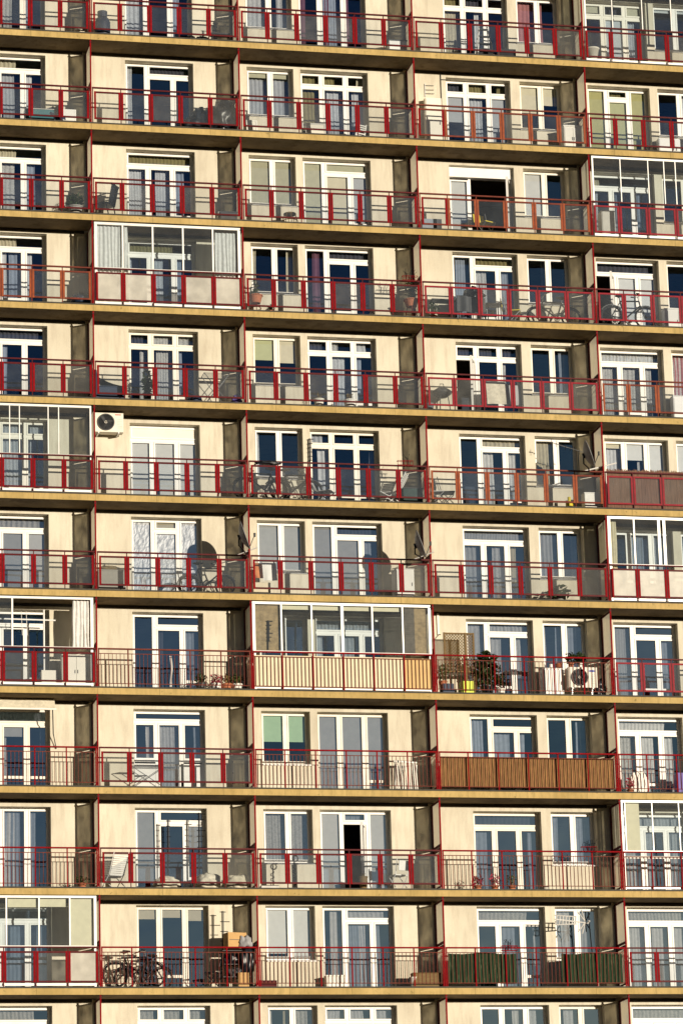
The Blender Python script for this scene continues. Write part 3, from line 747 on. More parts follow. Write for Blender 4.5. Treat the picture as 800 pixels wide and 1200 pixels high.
def bike(b, s, u, label, frame='black_plastic', y=.45, rz=0, lean=6, W=.32, flip=False):
    t = thing('bicycle', label, 'bicycle', b, s, u, y, rz + (180 if flip else 0), group='bicycles on the balconies'); t.rotation_euler.x = R(lean)
    hub = [(-.52, 0, W+.012), (.53, 0, W+.012)]
    for c in hub:
        w = MB(); w.ring((0, 0, 0), W-.024, .025, 'rubber', 'y', 32, 6)
        wo = w.build('wheel', t, smooth=True); wo.location = c
        q = MB(); q.ring((0, 0, 0), W-.05, .010, 'darkgrey', 'y', 32, 4); q.build('rim', wo)
        q = MB()
        for k in range(14):
            a = 2*math.pi*k/14; q.tube([(0, .02*(-1)**k, 0), ((W-.05)*math.cos(a), 0, (W-.05)*math.sin(a))], .0025, 'darkgrey', 3)
        q.tube([(0, -.05, 0), (0, .05, 0)], .022, 'darkgrey', 8); q.build('spokes', wo)
        q = MB()
        for k in range(13):
            a0 = R(20+k*10) if c[0] < 0 else R(40+k*8)
        n = 12; pts = [((W+.02)*math.cos(R(25+k*11)), 0, (W+.02)*math.sin(R(25+k*11))) for k in range(n)]
        q.tube(pts, .016, frame, 5); q.build('mudguard', wo)
    f = MB(); bb = (-.08, 0, W-.03); st = (-.26, 0, W+.48); hd = (.33, 0, W+.5); hl = (.37, 0, W+.36)
    for a, c in ((bb, st), (bb, hl), (st, hd)): f.tube([a, c], .024, frame, 8)
    f.tube([hd, hl], .022, frame, 8)
    for y_ in (-.05, .05):
        f.tube([(hub[0][0], y_, hub[0][2]), (bb[0], y_*.6, bb[2])], .011, frame, 6); f.tube([(hub[0][0], y_, hub[0][2]), (st[0], y_*.4, st[2]-.03)], .010, frame, 6)
        f.tube([(hub[1][0], y_, hub[1][2]), (.42, y_, W+.24), (hl[0], y_*.4, hl[2])], .014, frame, 6)
    f.build('frame', t)
    q = MB(); q.tube([st, (-.29, 0, W+.62)], .014, 'steel'); q.lathe([(0, .05), (.09, .045), (.1, .02), (.05, 0), (0, 0)], 'rubber', (-.31, 0, W+.61), 12); q.tube([(-.31, 0, W+.64), (-.1, 0, W+.66)], [.06, .02], 'rubber', 8); q.build('saddle', t)
    q = MB(); q.tube([hd, (.30, 0, W+.64)], .014, 'steel'); q.tube([(.22, -.28, W+.68), (.3, -.12, W+.66), (.33, 0, W+.64), (.3, .12, W+.66), (.22, .28, W+.68)], .013, 'steel')
    for y_ in (-.28, .28): q.tube([(.27, y_*.95, W+.675), (.17, y_, W+.685)], .02, 'rubber', 8)
    q.build('handlebar', t)
    q = MB(); q.ring(bb, .085, .008, 'steel', 'y', 18, 4); q.tube([(bb[0], -.07, bb[2]), (bb[0]+.1, -.07, bb[2]-.13)], .01, 'steel'); q.tube([(bb[0], .07, bb[2]), (bb[0]-.1, .07, bb[2]+.13)], .01, 'steel')
    q.box(bb[0]+.05, bb[0]+.15, -.12, -.06, bb[2]-.145, bb[2]-.12, 'rubber'); q.box(bb[0]-.15, bb[0]-.05, .06, .12, bb[2]+.12, bb[2]+.145, 'rubber'); q.build('crank', t)
    return t
def ac_unit(b, s, u, y, h, label, mark, w=.84, hh=.58):
    t = thing('air_conditioner', label, 'air conditioner', b, s, u, y, 0, h, 'outdoor air conditioner units')
    m = MB(); m.box(-w/2, w/2, -.15, .15, 0, hh, 'ac_white')
    for k in range(6): m.box(w/2-.18, w/2-.03, -.156, -.151, .12+.05*k, .135+.05*k, 'pvcgrey')
    m.build('casing', t, bevel=.015)
    fx = -w/2+.33
    q = MB(); q.lathe([(.25, 0), (.25, -.03), (.22, -.03), (.22, 0)], 'darkgrey', (0, 0, 0), 28, Matrix.Translation((fx, -.152, hh*.5)) @ Matrix.Rotation(R(90), 4, 'X') @ Matrix.Scale(-1, 4, (0, 0, 1)))
    for r in (.05, .09, .13, .17, .2): q.ring((fx, -.172, hh*.5), r, .005, 'darkgrey', 'y', 24, 4)
    for k in range(8): a = k*math.pi/4; q.tube([(fx, -.17, hh*.5), (fx+.22*math.cos(a), -.17, hh*.5+.22*math.sin(a))], .005, 'darkgrey', 4)
    q.build('fan_grille', t)
    q = MB(); q.lathe([(0, 0), (.23, 0)], 'black_plastic', (0, 0, 0), 24, Matrix.Translation((fx, -.1515, hh*.5)) @ Matrix.Rotation(R(90), 4, 'X')); q.lathe([(0, .008), (.045, .008), (.05, 0)], 'ac_white', (0, 0, 0), 14, Matrix.Translation((fx, -.158, hh*.5)) @ Matrix.Rotation(R(90), 4, 'X'))
    for k in range(3): q.box(.03, .2, -.006, .006, -.06, .06, 'darkgrey', Matrix.Translation((fx, -.156, hh*.5)) @ Matrix.Rotation(R(120*k), 4, 'Y') @ Matrix.Rotation(R(20), 4, 'X'))
    q.build('fan', t)
    q = MB()
    if mark == 'oval': q.lathe([(0, 0), (1, 0)], 'logo_blue', (0, 0, 0), 20, Matrix.Translation((w/2-.15, -.1535, hh-.11)) @ Matrix.Rotation(R(90), 4, 'X') @ Matrix.Diagonal((.1, .032, 1, 1)))
    else: q.box(w/2-.24, w/2-.07, -.155, -.151, hh-.075, hh-.05, 'logo_red')
    q.build('badge', t)
    for x in (-w/2+.12, w/2-.14):
        q = MB(); q.box(x-.02, x+.02, -.16, .16 if h < 1 else YW-y-.002, -.04, -.001, 'steel')
        if h < 1: q.box(x-.019, x+.019, -.05, .05, -h+.01, -.035, 'steel')
        q.build('bracket', t)
def dish(b, s, u, y, h, label, r=.42, az=75, m_='dishgrey', post=True):
    t = thing('satellite_dish', label, 'satellite dish', b, s, u, y, 0, h, 'satellite dishes on the balconies')
    Mx = Matrix.Rotation(R(az), 4, 'Z') @ Matrix.Rotation(R(72), 4, 'X')   # bowl opens outward and up
    q = MB(); q.lathe([(r*k/8, .16*(k/8)**2*r/.42) for k in range(9)] + [(r*1.01, .165*r/.42), (r, .175*r/.42)], m_, n=32, M=Mx); q.build('reflector', t, smooth=True)
    tip = Mx @ Vector((0, -.08, .42)); base = Mx @ Vector((0, -r*.95, .15))
    q = MB(); q.tube([base, tip], .012, 'darkgrey'); q.lathe([(0, -.06), (.03, -.06), (.035, .05), (0, .05)], 'darkgrey', n=10, M=Matrix.Translation(tip)); q.build('feed_arm', t)
    q = MB(); bk = Mx @ Vector((0, 0, -.03)); q.lathe([(0, -.06), (.08, -.05), (.08, .0), (0, .0)], 'black_plastic', n=10, M=Mx)
    q.tube([bk, (bk.x, bk.y, -.24), (.2, (.03-y)*.5, (1.11-h)*.95), (.3, .045-y, 1.11-h)], .022, 'black_plastic'); q.build('mount', t)
def yagi(b, s, u, y, h, label, hgt=.8, n=6, el=.16, m_='black_plastic', vertical=True, lean=3):
    t = thing('aerial_antenna', label, 'antenna', b, s, u, y, lean, h, 'television aerials on the balconies')
    q = MB()
    if vertical:
        q.tube([(0, 0, 0), (.01, 0, hgt)], .019, m_); q.build('mast', t)
        q = MB()
        for k in range(n):
            z = hgt*(.3+.68*k/(n-1)); q.tube([(-el*(.25), 0, z), (el*(.5+.5*((k*7) % 3)/2), 0, z)], .012, m_, 5)
        q.tube([(.04, 0, hgt*.3), (.05, 0, hgt)], .01, m_, 5); q.build('elements', t)
    return t
def rack(b, s, u, label, w=.7, h=.85, y=.5, mt='steel', rz=0):
    t = thing('drying_rack', label, 'drying rack', b, s, u, y, rz)
    for sg in (-1, 1):
        q = MB(); q.tube([(-w/2*sg, -.22, 0), (w/2*sg, -.22, h)], .011, mt); q.tube([(-w/2*sg, .22, 0), (w/2*sg, .22, h)], .011, mt); q.build('leg', t)
    q = MB()
    for k in range(7): q.tube([(-w/2, -.22+.073*k, h), (w/2, -.22+.073*k, h)], .005, mt, 4)
    for x in (-w/2, w/2): q.tube([(x, -.23, h), (x, .23, h)], .01, mt)
    q.build('rails', t)
def basket(b, s, u, label, h=1.0, twigs=8, y=-.0, leafm=None, w=.45):
    t = thing('railing_planter', label, 'planter', b, s, u, y, 0, h, 'flower baskets hung on the railings')
    q = MB()
    for z in (0, .13): q.tube([(-w/2, -.1, z), (w/2, -.1, z), (w/2, .02, z), (-w/2, .02, z), (-w/2, -.1, z)], .008, 'red', 5)
    for k in range(6): x = -w/2+w*k/5; q.tube([(x, -.1, 0), (x, -.1, .13)], .006, 'red', 4)
    q.build('basket', t)
    q = MB(); rn = random.Random(int(u*50+s))
    for k in range(twigs):
        x = rn.uniform(-w*.4, w*.4); q.tube([(x, -.04, .02), (x+rn.uniform(-.06, .06), -.04+rn.uniform(-.05, .05), .2), (x+rn.uniform(-.12, .12), -.04, rn.uniform(.22, .38))], .007, 'black_plastic' if not leafm else 'dry', 4)
    if leafm: q.leaves((0, -.04, .2), (w*.45, .1, .14), leafm, 70, .04, int(u*9))
    q.build('stems', t)
def table(b, s, u, label, w=.7, d=.5, h=.72, mt='darkgrey', y=.5, rz=0, legm=None, name='table'):
    t = thing(name, label, 'table', b, s, u, y, rz)
    q = MB(); q.box(-w/2, w/2, -d/2, d/2, h-.03, h, mt); q.build('tabletop', t, bevel=.006)
    for x in (-1, 1):
        for y_ in (-1, 1):
            q = MB(); q.tube([(x*(w/2-.04), y_*(d/2-.04), 0), (x*(w/2-.06), y_*(d/2-.06), h-.03)], .016, legm or mt); q.build('leg', t)
    return t
def cloth_over(b, s, u, y, w, h0, h1, label, mt, name='towel', cat='towel'):
    m = MB(); rn = random.Random(int(u*77))
    k0 = rn.random()*5
    def fn(a, v):
        vv = v*2-1   # folded over the rail: down in front, over, down behind
        z = h1-abs(vv)*(h1-h0)*(1 if vv < 0 else .7); yy = y+.018*vv*2+.02*math.sin(9*a+k0)*abs(vv)
        return (XC[b]+u-w/2+w*a+.015*math.sin(5*v+k0), yy, FZ(s)+z)
    m.sheet(fn, 16, 16, mt)
    return tag(m.build(name, None, smooth=True), label, cat)

def lathe_thing(name, b, s, u, label, cat, prof, mt, y=.5, h=.012, n=20, group=None):
    m = MB(); m.lathe(prof, mt, n=n); return tag(m.build(name, None, smooth=True, loc=at(b, s, u, y, h)), label, cat, group)

# --- top row
bag(0, 0, 4.22, 'pale crumpled bundle beside the first partition on the top row balcony', (.22, .16, .16), 'bundle', .35, 3, 'bundle', 'cloth_bundle', False)
t = thing('gas_bottle', 'dark blue gas bottle with a narrow neck on the top row balcony', 'gas bottle', 1, 0, .42, .4)
q = MB(); q.lathe([(0, 0), (.2, 0), (.23, .05), (.23, .5), (.18, .62), (.07, .68), (.06, .7)], 'navy', n=24); q.build('body', t, smooth=True)
q = MB(); q.lathe([(.14, .66), (.15, .84), (.13, .84), (.12, .66)], 'navy', n=18); q.build('collar', t)
q = MB(); q.lathe([(0, .7), (.035, .7), (.035, .8), (0, .82)], 'steel', n=10); q.build('valve', t)
for k, (u_, sd) in enumerate(((3.05, 4), (3.38, 6))):
    bag(1, 0, u_, ['small heap of dark rags left of the aerial on the top row balcony', 'larger heap of dark tools and rags on the top row balcony'][k], (.17+.04*k, .15, .11), 'darkgrey', .35, sd, 'heap', 'rag_heap', False)
yagi(1, 0, 3.78, .5, .05, 'short dark aerial lying low in the partition shade on the top row', .7, 5, .18, lean=0)
table(1, 0, 3.95, 'low dark folded stand in the partition shade on the top row', .6, .3, .35, 'darkgrey', .45, name='low_stand')
crate('storage_box', 2, 0, 4.95, 'white storage box with dark flat lid, top row beside the third partition', .55, .4, .45, 'white', .6, lid=.04, lidm='darkgrey')
t = thing('stepladder', 'white stepladder standing open on the top row balcony', 'stepladder', 3, 0, 2.3, .45)
for sg in (-1, 1):
    q = MB(); q.tube([(sg*.26, -.24, 0), (sg*.12, 0, 1.12)], .02, 'white'); q.build('leg', t)
    q = MB(); q.tube([(sg*.26, .25, 0), (sg*.12, .02, 1.1)], .016, 'alu'); q.build('leg', t)
for k in range(4):
    q = MB(); z = .22+.25*k; f_ = z/1.12; q.box(-.26+.14*f_, .26-.14*f_, -.27+.24*f_, -.16+.24*f_, z, z+.03, 'black_plastic'); q.build('step', t)
crate('tool_box', 3, 0, 2.38, 'black tool box behind the stepladder on the top row', .46, .3, .38, 'black_plastic', .72, lid=.06)
crate('tool_case', 3, 0, 3.05, 'black square case beside the stepladder on the top row', .5, .26, .42, 'black_plastic', .6)
lathe_thing('plant_pot', 4, 0, .38, 'small white tapered pot on the top row by the fourth partition', 'pot', [(0, 0), (.13, 0), (.2, .34), (.215, .34), (.2, .30), (0, .3)], 'ivory', .35, .2)
# --- second row
bag(0, 1, 3.42, 'dark rounded hump beside a white tub in first column, second row', (.3, .22, .3), 'navy', .45, 8, 'bag', 'dark_sack', False)
t = thing('glass_tank', 'empty glass tank with pale rim on the second row balcony', 'glass tank', 0, 1, 2.95, .45)
q = MB(); q.box(-.42, .42, -.2, .2, 0, .42, 'teal'); q.build('body', t, bevel=.01); q = MB()
for z in (.43, .0): q.tube([(-.43, -.21, z), (.43, -.21, z), (.43, .21, z), (-.43, .21, z), (-.43, -.21, z)], .014, 'alu', 5)
for x in (-.43, .43): q.tube([(x, -.21, 0), (x, -.21, .43)], .014, 'alu', 5)
q.build('rim', t)
crate('plastic_tub', 0, 1, 3.82, 'white tub beside the dark hump in first column, second row', .4, .32, .5, 'cloth_white', .5)
bag(1, 1, 3.35, 'smaller full black bin bag left of a bigger one, second row', (.36, .3, .42), y=.5, seed=2, group='black bin bags')
bag(1, 1, 4.02, 'bigger full black bin bag against the partition, second row', (.4, .32, .56), y=.48, seed=5, group='black bin bags')
bag(1, 1, 2.92, 'flat black bin bag in front of the door, second row', (.26, .24, .24), y=.5, seed=11, knot=False, group='black bin bags')
for k, (u_, w_) in enumerate(((.52, .34), (2.45, .62))):
    t = thing('leaning_screen', ['narrow pale frame leaning under the window, second row third column', 'wide pale frame leaning in front of the door, second row third column'][k], 'frame', 2, 1, u_, .8); t.rotation_euler.x = R(-8)
    q = MB()
    for a in ((-w_/2, -w_/2+.05, 0, .68), (w_/2-.05, w_/2, 0, .68), (-w_/2+.05, w_/2-.05, .63, .68), (-w_/2+.05, w_/2-.05, 0, .05)): q.box(a[0], a[1], 0, .03, a[2], a[3], 'ivory' if k == 0 else 'pvcgrey')
    q.build('frame', t, bevel=.004); q = MB(); q.box(-w_/2+.045, w_/2-.045, .012, .018, .045, .635, 'board'); q.build('panel', t)
t = thing('louvred_panel', 'white louvred panel standing by the door, second row third column', 'panel', 2, 1, 3.7, .6); t.rotation_euler.y = R(10)
q = MB(); q.box(-.15, -.12, 0, .03, 0, .62, 'white'); q.box(.12, .15, 0, .03, 0, .62, 'white'); q.build('frame', t); q = MB()
for k in range(9): q.box(-.118, .118, 0, .025, .03+.065*k, .065+.065*k, 'white')
q.build('slats', t)
crate('wall_locker', 3, 1, .74, 'tall white locker against the wall, second row fourth column', .5, .24, 1.62, 'board', .86, doors=1, cat='locker')
q = MB(); q.tube([(0, 0, 0), (0, 0, 2.52)], .012, 'darkgrey', 5); q.tube([(0, 0, 2.3), (.3, 0, 2.3)], .01, 'darkgrey', 5); tag(q.build('conduit_pipe', None, loc=at(3, 1, 1.06, .97, .03)), 'thin vertical pipe beside the white locker, second row', 'pipe')
q = MB(); q.tube([(0, 0, 0), (0, 0, .42)], .012, 'steel', 5)
for z in (.1, .22, .36): q.tube([(0, -.01, z), (.28, -.01, z+.01)], .008, 'steel', 4)
tag(q.build('wall_hanger', None, loc=at(3, 1, .56, .975, 1.75)), 'small grey wire hanger on the wall above the white locker', 'hanger')
crate('cabinet', 3, 1, 4.95, 'cream cabinet with sloping lid beside the orange railing, second row', .56, .45, .78, 'ivory', .6, doors=2, lid=.05, cat='cabinet')
crate('planter_box', 4, 1, 2.95, 'white low cupboard under the window, second row fifth column', 1.0, .25, .7, 'white', .84, doors=2, cat='cupboard')
# --- third row
plant(0, 2, 3.98, 'round dark bush in a grey pot, third row', pot='grey_box', pr=.24, ph=.3, fr=(.26, .24, .24), n=420, size=.05, seed=3)
chair(1, 2, .4, 'black armchair by the first partition, third row', 'black_plastic', .45, 235, 'arm')
crate('grey_stool', 1, 2, 3.95, 'pale lidded box by second partition, third row', .36, .3, .3, 'ivory', .5, lid=.05, lidm='grey_box')
crate('low_bench', 1, 2, 4.03, 'low dark bench in the partition shade, third row', .5, .3, .24, 'darkgrey', .22, lid=.03)
t = thing('wicker_stool', 'round wicker stool under the window, third row', 'stool', 2, 2, 1.52, .5)
q = MB(); q.ring((0, 0, .42), .17, .022, 'wood', 'z', 22); q.lathe([(0, .42), (.16, .42)], 'wood', n=18); q.build('seat', t)
for k in range(8):
    a = k*math.pi/4; q = MB(); q.tube([(.17*math.cos(a), .17*math.sin(a), .42), (.23*math.cos(a), .23*math.sin(a), .2), (.19*math.cos(a), .19*math.sin(a), 0)], .01, 'wood', 5); q.build('leg', t)
q = MB(); q.ring((0, 0, .2), .225, .01, 'wood', 'z', 22); q.build('hoop', t)
chair(3, 2, 2.2, 'yellow chair in front of the open dark door, third row', 'steel', .6, 25, 'fold', 'yellow')
crate('grey_crate', 3, 2, .36, 'grey upright crate behind the orange railing, third row', .34, .3, .46, 'greyblue', .6)
crate('grey_case', 3, 2, .7, 'dark low case next to the grey upright crate, third row', .26, .3, .52, 'darkgrey', .75)
crate('slatted_cabinet', 4, 2, .62, 'pale slatted cabinet inside the glazed balcony, third row', .42, .4, .95, 'pvcgrey', .55, doors=1, cat='cabinet')
# --- fourth row
bag(0, 3, 4.15, 'dark rounded sack behind the orange railing, fourth row', (.27, .22, .26), 'navy', .5, 12, 'bag', 'dark_sack', False)
plant(2, 3, .42, 'tall terracotta pot plant under window by glazed balcony, fourth row', pr=.2, ph=.24, fr=(.14, .14, .34), n=90, size=.06, stand=.34, seed=6)
plant(2, 3, .83, 'tiny plant in a low pot on the floor, fourth row', pr=.1, ph=.12, fr=(.13, .12, .1), n=60, size=.05, y=.35, seed=7)
plant(2, 3, 5.08, 'drooping plant in a terracotta bowl by the partition, fourth row', pr=.22, ph=.22, fr=(.2, .14, .38), n=90, size=.06, stand=.42, seed=9)
basket(2, 3, 4.95, 'empty red flower basket on the railing above the bowl plant, fourth row', 1.1, 8)
table(3, 3, .72, 'dark work table by the partition, fourth row', .66, .4, .72, 'darkgrey', .6)
plant(3, 3, .42, 'small plant standing beside the dark work table, fourth row', pr=.1, ph=.16, fr=(.16, .15, .25), n=80, size=.06, y=.35, seed=14)
t = table(3, 3, 1.55, 'table under a dark cover left of the folded chair, fourth row', .8, .5, .78, 'darkgrey', .55, name='covered_table')
q = MB(); q.sheet(lambda u, v: (-.44+.88*u, -.28+.03*math.sin(14*u), .30+.02*math.sin(9*u)+.5*v-.06*v*u), 20, 8, 'darkgrey'); q.build('cover', t)
bag(3, 3, 1.72, 'dark bundle heaped on the covered table, fourth row', (.3, .2, .2), 'black_plastic', .5, 17, 'bundle', 'dark_bundle', False, .78)
table(3, 3, 2.3, 'small black side table right of the covered table, fourth row', .5, .4, .66, 'black_plastic', .6, name='side_table')
chair(3, 3, 2.92, 'yellow and grey folding chair in front of fourth row window', 'steel', .55, 75, 'fold', 'yellow')
q = MB(); q.ring((0, 0, .36), .3, .02, 'rubber', 'y', 30); q.ring((0, 0, .36), .27, .008, 'steel', 'y', 30, 4)
bike(3, 3, 4.15, 'dark bicycle beside partition, half behind red panels, fourth row fourth column', y=.5, flip=True, W=.31)
bike(4, 3, 1.08, 'dark bicycle in front of white doors, fourth row fifth column', y=.35, W=.34)
crate('white_cupboard', 4, 3, 2.75, 'white low cupboard with a moulded lid, fourth row fifth column', .85, .3, .75, 'white', .8, lid=.04, doors=2, cat='cupboard')
# --- fifth row
t = thing('storage_chest', 'dark blue chest with a raised back, fifth row', 'chest', 1, 4, .52, .5)
q = MB(); q.box(-.42, .42, -.25, .25, 0, .42, 'navy'); q.build('body', t, bevel=.02)
q = MB(); q.box(-.46, -.34, -.27, .27, .02, .95, 'navy', Matrix.Rotation(R(-4), 4, 'Y')); q.build('backrest', t, bevel=.03)
q = MB(); q.sheet(lambda u, v: (-.38+.85*u, -.27+.54*v, .44+.26*(1-u)**2), 8, 2, 'navy'); q.box(-.4, .46, -.26, .26, .421, .44, 'navy'); q.build('cover', t)
plant(1, 4, 1.6, 'dark spiky plant in front of the door, fifth row', pot='black_plastic', pr=.13, ph=.3, fr=(.16, .14, .42), n=150, size=.08, seed=21)
bag(1, 4, 3.0, 'low dark heap by the foot of the door, fifth row', (.2, .16, .16), 'navy', .4, 22, 'heap', 'dark_heap', False)
rack(1, 4, 3.62, 'thin wire drying rack by the wall, fifth row', .75, .95, .5, 'steel')
bag(1, 4, 4.2, 'small purple bag in the corner by the partition, fifth row', (.16, .14, .18), 'purple', .4, 25, 'bag', 'purple_bag', False)
for k, (u_, w_, pot_) in enumerate(((2.22, .15, 'cloth_white'), (3.15, .19, 'cloth_white'))):
    plant(2, 4, u_, ['low white pot nearest the wide window pane, fifth row', 'white pot with sparse stems in front of the door, fifth row'][k], pot=pot_, pr=w_, ph=.3, fr=(.14, .12, .12), leaf='dry', n=12+40*k, size=.04, seed=30+k)
bag(2, 4, .72, 'dark cloth lying flat under the window, fifth row', (.2, .12, .05), 'darkgrey', .3, 33, 'cloth', 'dark_cloth', False)
t = thing('barbecue', 'round grey barbecue on thin legs, fifth row', 'barbecue', 3, 4, .62, .5)
q = MB(); q.lathe([(0, .5), (.15, .52), (.28, .62), (.3, .66), (.28, .7), (.15, .79), (0, .82)], 'darkgrey', n=22); q.build('kettle', t, smooth=True)
for k in range(3): q = MB(); a = 2.1*k; q.tube([(.18*math.cos(a), .18*math.sin(a), .55), (.26*math.cos(a), .26*math.sin(a), 0)], .013, 'darkgrey'); q.build('leg', t)
q = MB(); q.tube([(-.07, 0, .82), (-.05, 0, .93), (.05, 0, .93), (.07, 0, .82)], .012, 'darkgrey'); q.build('handle', t)
lathe_thing('bucket', 3, 4, .2, 'pale bucket beside the round barbecue, fifth row', 'bucket', [(0, 0), (.11, 0), (.15, .28), (.16, .28), (.14, .25), (0, .04)], 'greyblue', .45)
hung(4-1, 3, 0, 0.01, .5, 0, .01, 'cur_w', 'x') if False else None
cloth_over(3, 4, 2.2, .25, .6, .3, 1.0, 'pale sheet hung behind the bright red panels, fifth row', 'bundle', 'hanging_sheet', 'sheet')
cloth_over(3, 4, 2.62, .3, .5, .3, .95, 'grey sheet hung right of the pale one, fifth row', 'blind_grey', 'hanging_sheet', 'sheet')
crate('white_cupboard', 4, 4, 2.95, 'white low cupboard under the lace window, fifth row', 1.0, .3, .84, 'white', .8, lid=.04, doors=2, cat='cupboard')
# --- sixth row
ac_unit(1, 5, .50, .72, 2.0, 'cream air conditioner fixed high on the wall, sixth row', 'dash')
bike(2, 5, .48, 'black bicycle nearer the partition, sixth row', y=.3, W=.34, flip=True)
bike(2, 5, 1.42, 'black bicycle below the right window sash, sixth row', y=.55, W=.34)
bag(2, 5, .62, 'black bundle strapped over the bicycle saddle, sixth row', (.36, .1, .06), 'black_plastic', .06, 41, 'bundle', 'dark_bundle', False, 1.02)
chair(2, 5, 2.38, 'grey folding chair in front of the door, sixth row', 'darkgrey', .5, 55, 'deck', 'blind_grey')
chair(2, 5, 4.22, 'white garden chair by the wall, sixth row', 'white', .5, 250, 'deck', 'cloth_white')
crate('dark_crate', 2, 5, 4.92, 'dark green crate by the partition, sixth row', .58, .35, .5, 'bottle_green', .5, lid=.03, lidm='darkgrey')
basket(2, 5, 4.62, 'red flower basket with two bare stems, sixth row', 1.1, 3)
yagi(2, 5, 2.02, .93, 1.15, 'short black aerial on the pier between window and door, sixth row', .95, 6, .12)
for k, u_ in enumerate((.36, .68)):
    chair(3, 5, u_, ['metal chair closest to the partition behind orange railing, sixth row', 'dark metal chair second from the partition, orange railing'][k], 'steel' if k == 0 else 'darkgrey', .5, 80, 'fold', 'blind_grey' if k == 0 else 'darkgrey')
lathe_thing('watering_can', 3, 5, 4.35, 'yellow jug behind the orange railing, sixth row', 'jug', [(0, 0), (.1, 0), (.11, .2), (.05, .3), (.045, .42), (.03, .42), (0, .3)], 'yellow', .5, .02)
crate('white_box', 3, 5, 5.0, 'white box in the partition shade behind the orange railing, sixth row', .48, .35, .5, 'cloth_white', .45, lid=.03)
dish(3, 5, 4.56, -.55, 1.42, 'large dark satellite dish seen edge on with a bare aerial, sixth row', .42)
t = thing('aerial_antenna', 'long thin aerial pointing left from the sixth row dish', 'antenna', 3, 5, 4.5, .2, 0, 1.72, 'television aerials on the balconies')
q = MB(); q.tube([(-.75, 0, .3), (.25, 0, .02)], .01, 'steel'); q.build('boom', t); q = MB()
for k in range(7): x = -.7+.14*k; z = .28-.28*(k/7); q.tube([(x, -.1, z+.0), (x, .1, z)], .006, 'black_plastic', 4); q.tube([(x, 0, z-.1), (x, 0, z+.1)], .006, 'black_plastic', 4)
q.tube([(.1, 0, .05), (.1, 0, -.62)], .012, 'black_plastic'); q.build('elements', t)
q = MB(); q.tube([(0, 0, 0), (1.05, .25, .34)], .022, 'alu'); tag(q.build('mounting_pole', None, loc=at(3, 5, 4.75, .1, 1.14)), 'pale slanted pole from the railing to the partition beside the big dish', 'pole')
# reed mat on the sixth row
m = MB(); rn = random.Random(5); x = XC[4]+.1
while x < XC[5]-.1:
    hh = 1.17+.07*rn.random(); m.box(x, x+.017, .085+.01*rn.random(), .1+.01*rn.random(), FZ(5)+.05, FZ(5)+hh, 'reed'); x += .0175+.003*rn.random()
tag(m.build('reed_screen', None), 'brown reed screen tied behind the bright red panels, sixth row', 'reed screen')
# --- seventh row
crate('planter_box', 1, 6, .5, 'mossy grey concrete planter by the partition, seventh row', .78, .35, .62, 'grey_box', .5, lid=.04, cat='planter')
bag(1, 6, .45, 'clump of dry moss on top of the concrete planter, seventh row', (.28, .14, .08), 'dry', .48, 51, 'moss', 'moss_clump', False, .66)
bike(1, 6, 3.25, 'dark bicycle leaning by the foil covered windows, seventh row', y=.55, W=.3)
dish(1, 6, 4.02, -.6, 1.48, 'dark satellite dish beside the second partition, seventh row', .42)
dish(2, 6, 4.72, -.6, 1.36, 'dark satellite dish beside the third partition, seventh row', .42)
for k, (b_, u_) in enumerate(((1, 4.35), (2, 5.1))):
    q = MB(); q.tube([(-.32, .12, .0), (.3, -.12, .2)], .014, 'alu')
    for j in range(3): q.tube([(.1+.08*j, -.04-.031*j, .13+.026*j), (.1+.08*j, -.04-.031*j, .24+.03*j)], .008, 'alu', 4)
    tag(q.build('dish_bracket', None, loc=at(b_, 6, u_, .1, 1.14)), ['pale bracket on the rail below the second partition dish, seventh row', 'pale bracket on the rail below the third partition dish, seventh row'][k], 'bracket')
cloth_over(2, 6, .62, .3, .4, .45, 1.02, 'white towel hung by the partition, seventh row', 'cloth_white')
cloth_over(2, 6, .38, .45, .3, .55, 1.0, 'orange patterned cloth beside the white towel, seventh row', 'orange_cloth')
crate('cardboard_box', 2, 6, .42, 'brown box below the hung towel, seventh row', .5, .3, .42, 'cream_sheet', .6)
crate('refrigerator', 2, 6, 4.6, 'white small fridge by the dish, seventh row', .55, .5, .88, 'white', .6, lid=.03, doors=1, cat='fridge')
plant(3, 6, 3.9, 'spiky low plant below the window sill, seventh row', pot='grey_box', pr=.14, ph=.15, fr=(.32, .2, .22), n=70, size=.13, seed=60)
# --- eighth row
crate('white_cabinet', 0, 7, 3.88, 'white two door cabinet in the half glazed balcony', .82, .3, .98, 'board', .5, doors=2, cat='cabinet')
crate('white_box', 0, 7, 3.12, 'white low box next to the two door cabinet', .45, .3, .52, 'board', .5)
t = thing('clothes_airer', 'white clothes pole stand inside the half glazed balcony', 'clothes airer', 0, 7, 3.0, .55)
q = MB(); q.tube([(0, 0, 0), (0, 0, 2.3)], .025, 'white'); q.build('pole', t); q = MB(); q.tube([(-1.4, 0, 2.02), (.33, 0, 2.0)], .022, 'white'); q.build('rail', t)
for u_ in (-.64, -.5): q = MB(); q.tube([(u_, 0, 2.25), (u_+.03, 0, 1.55)], .008, 'white', 4); q.build('hook', t)
for k, (u_, lf, pt) in enumerate(((3.0, 'leaf', 'darkgrey'), (3.45, 'flower', 'cloth_white'), (3.75, 'dry', 'terracotta'), (4.05, 'leaf_light', 'cloth_white'))):
    plant(1, 7, u_, ['dark leafy plant leftmost in the row of pots, eighth row', 'white pot with reddish flowers among the row of pots, eighth row', 'terracotta pot of dry stems in the row of pots, eighth row', 'pale leafed plant in a white pot by the partition, eighth row'][k], pot=pt, pr=.15, ph=.22, fr=(.2, .15, .18), leaf=lf, n=110, size=.05, seed=70+k, y=.4)
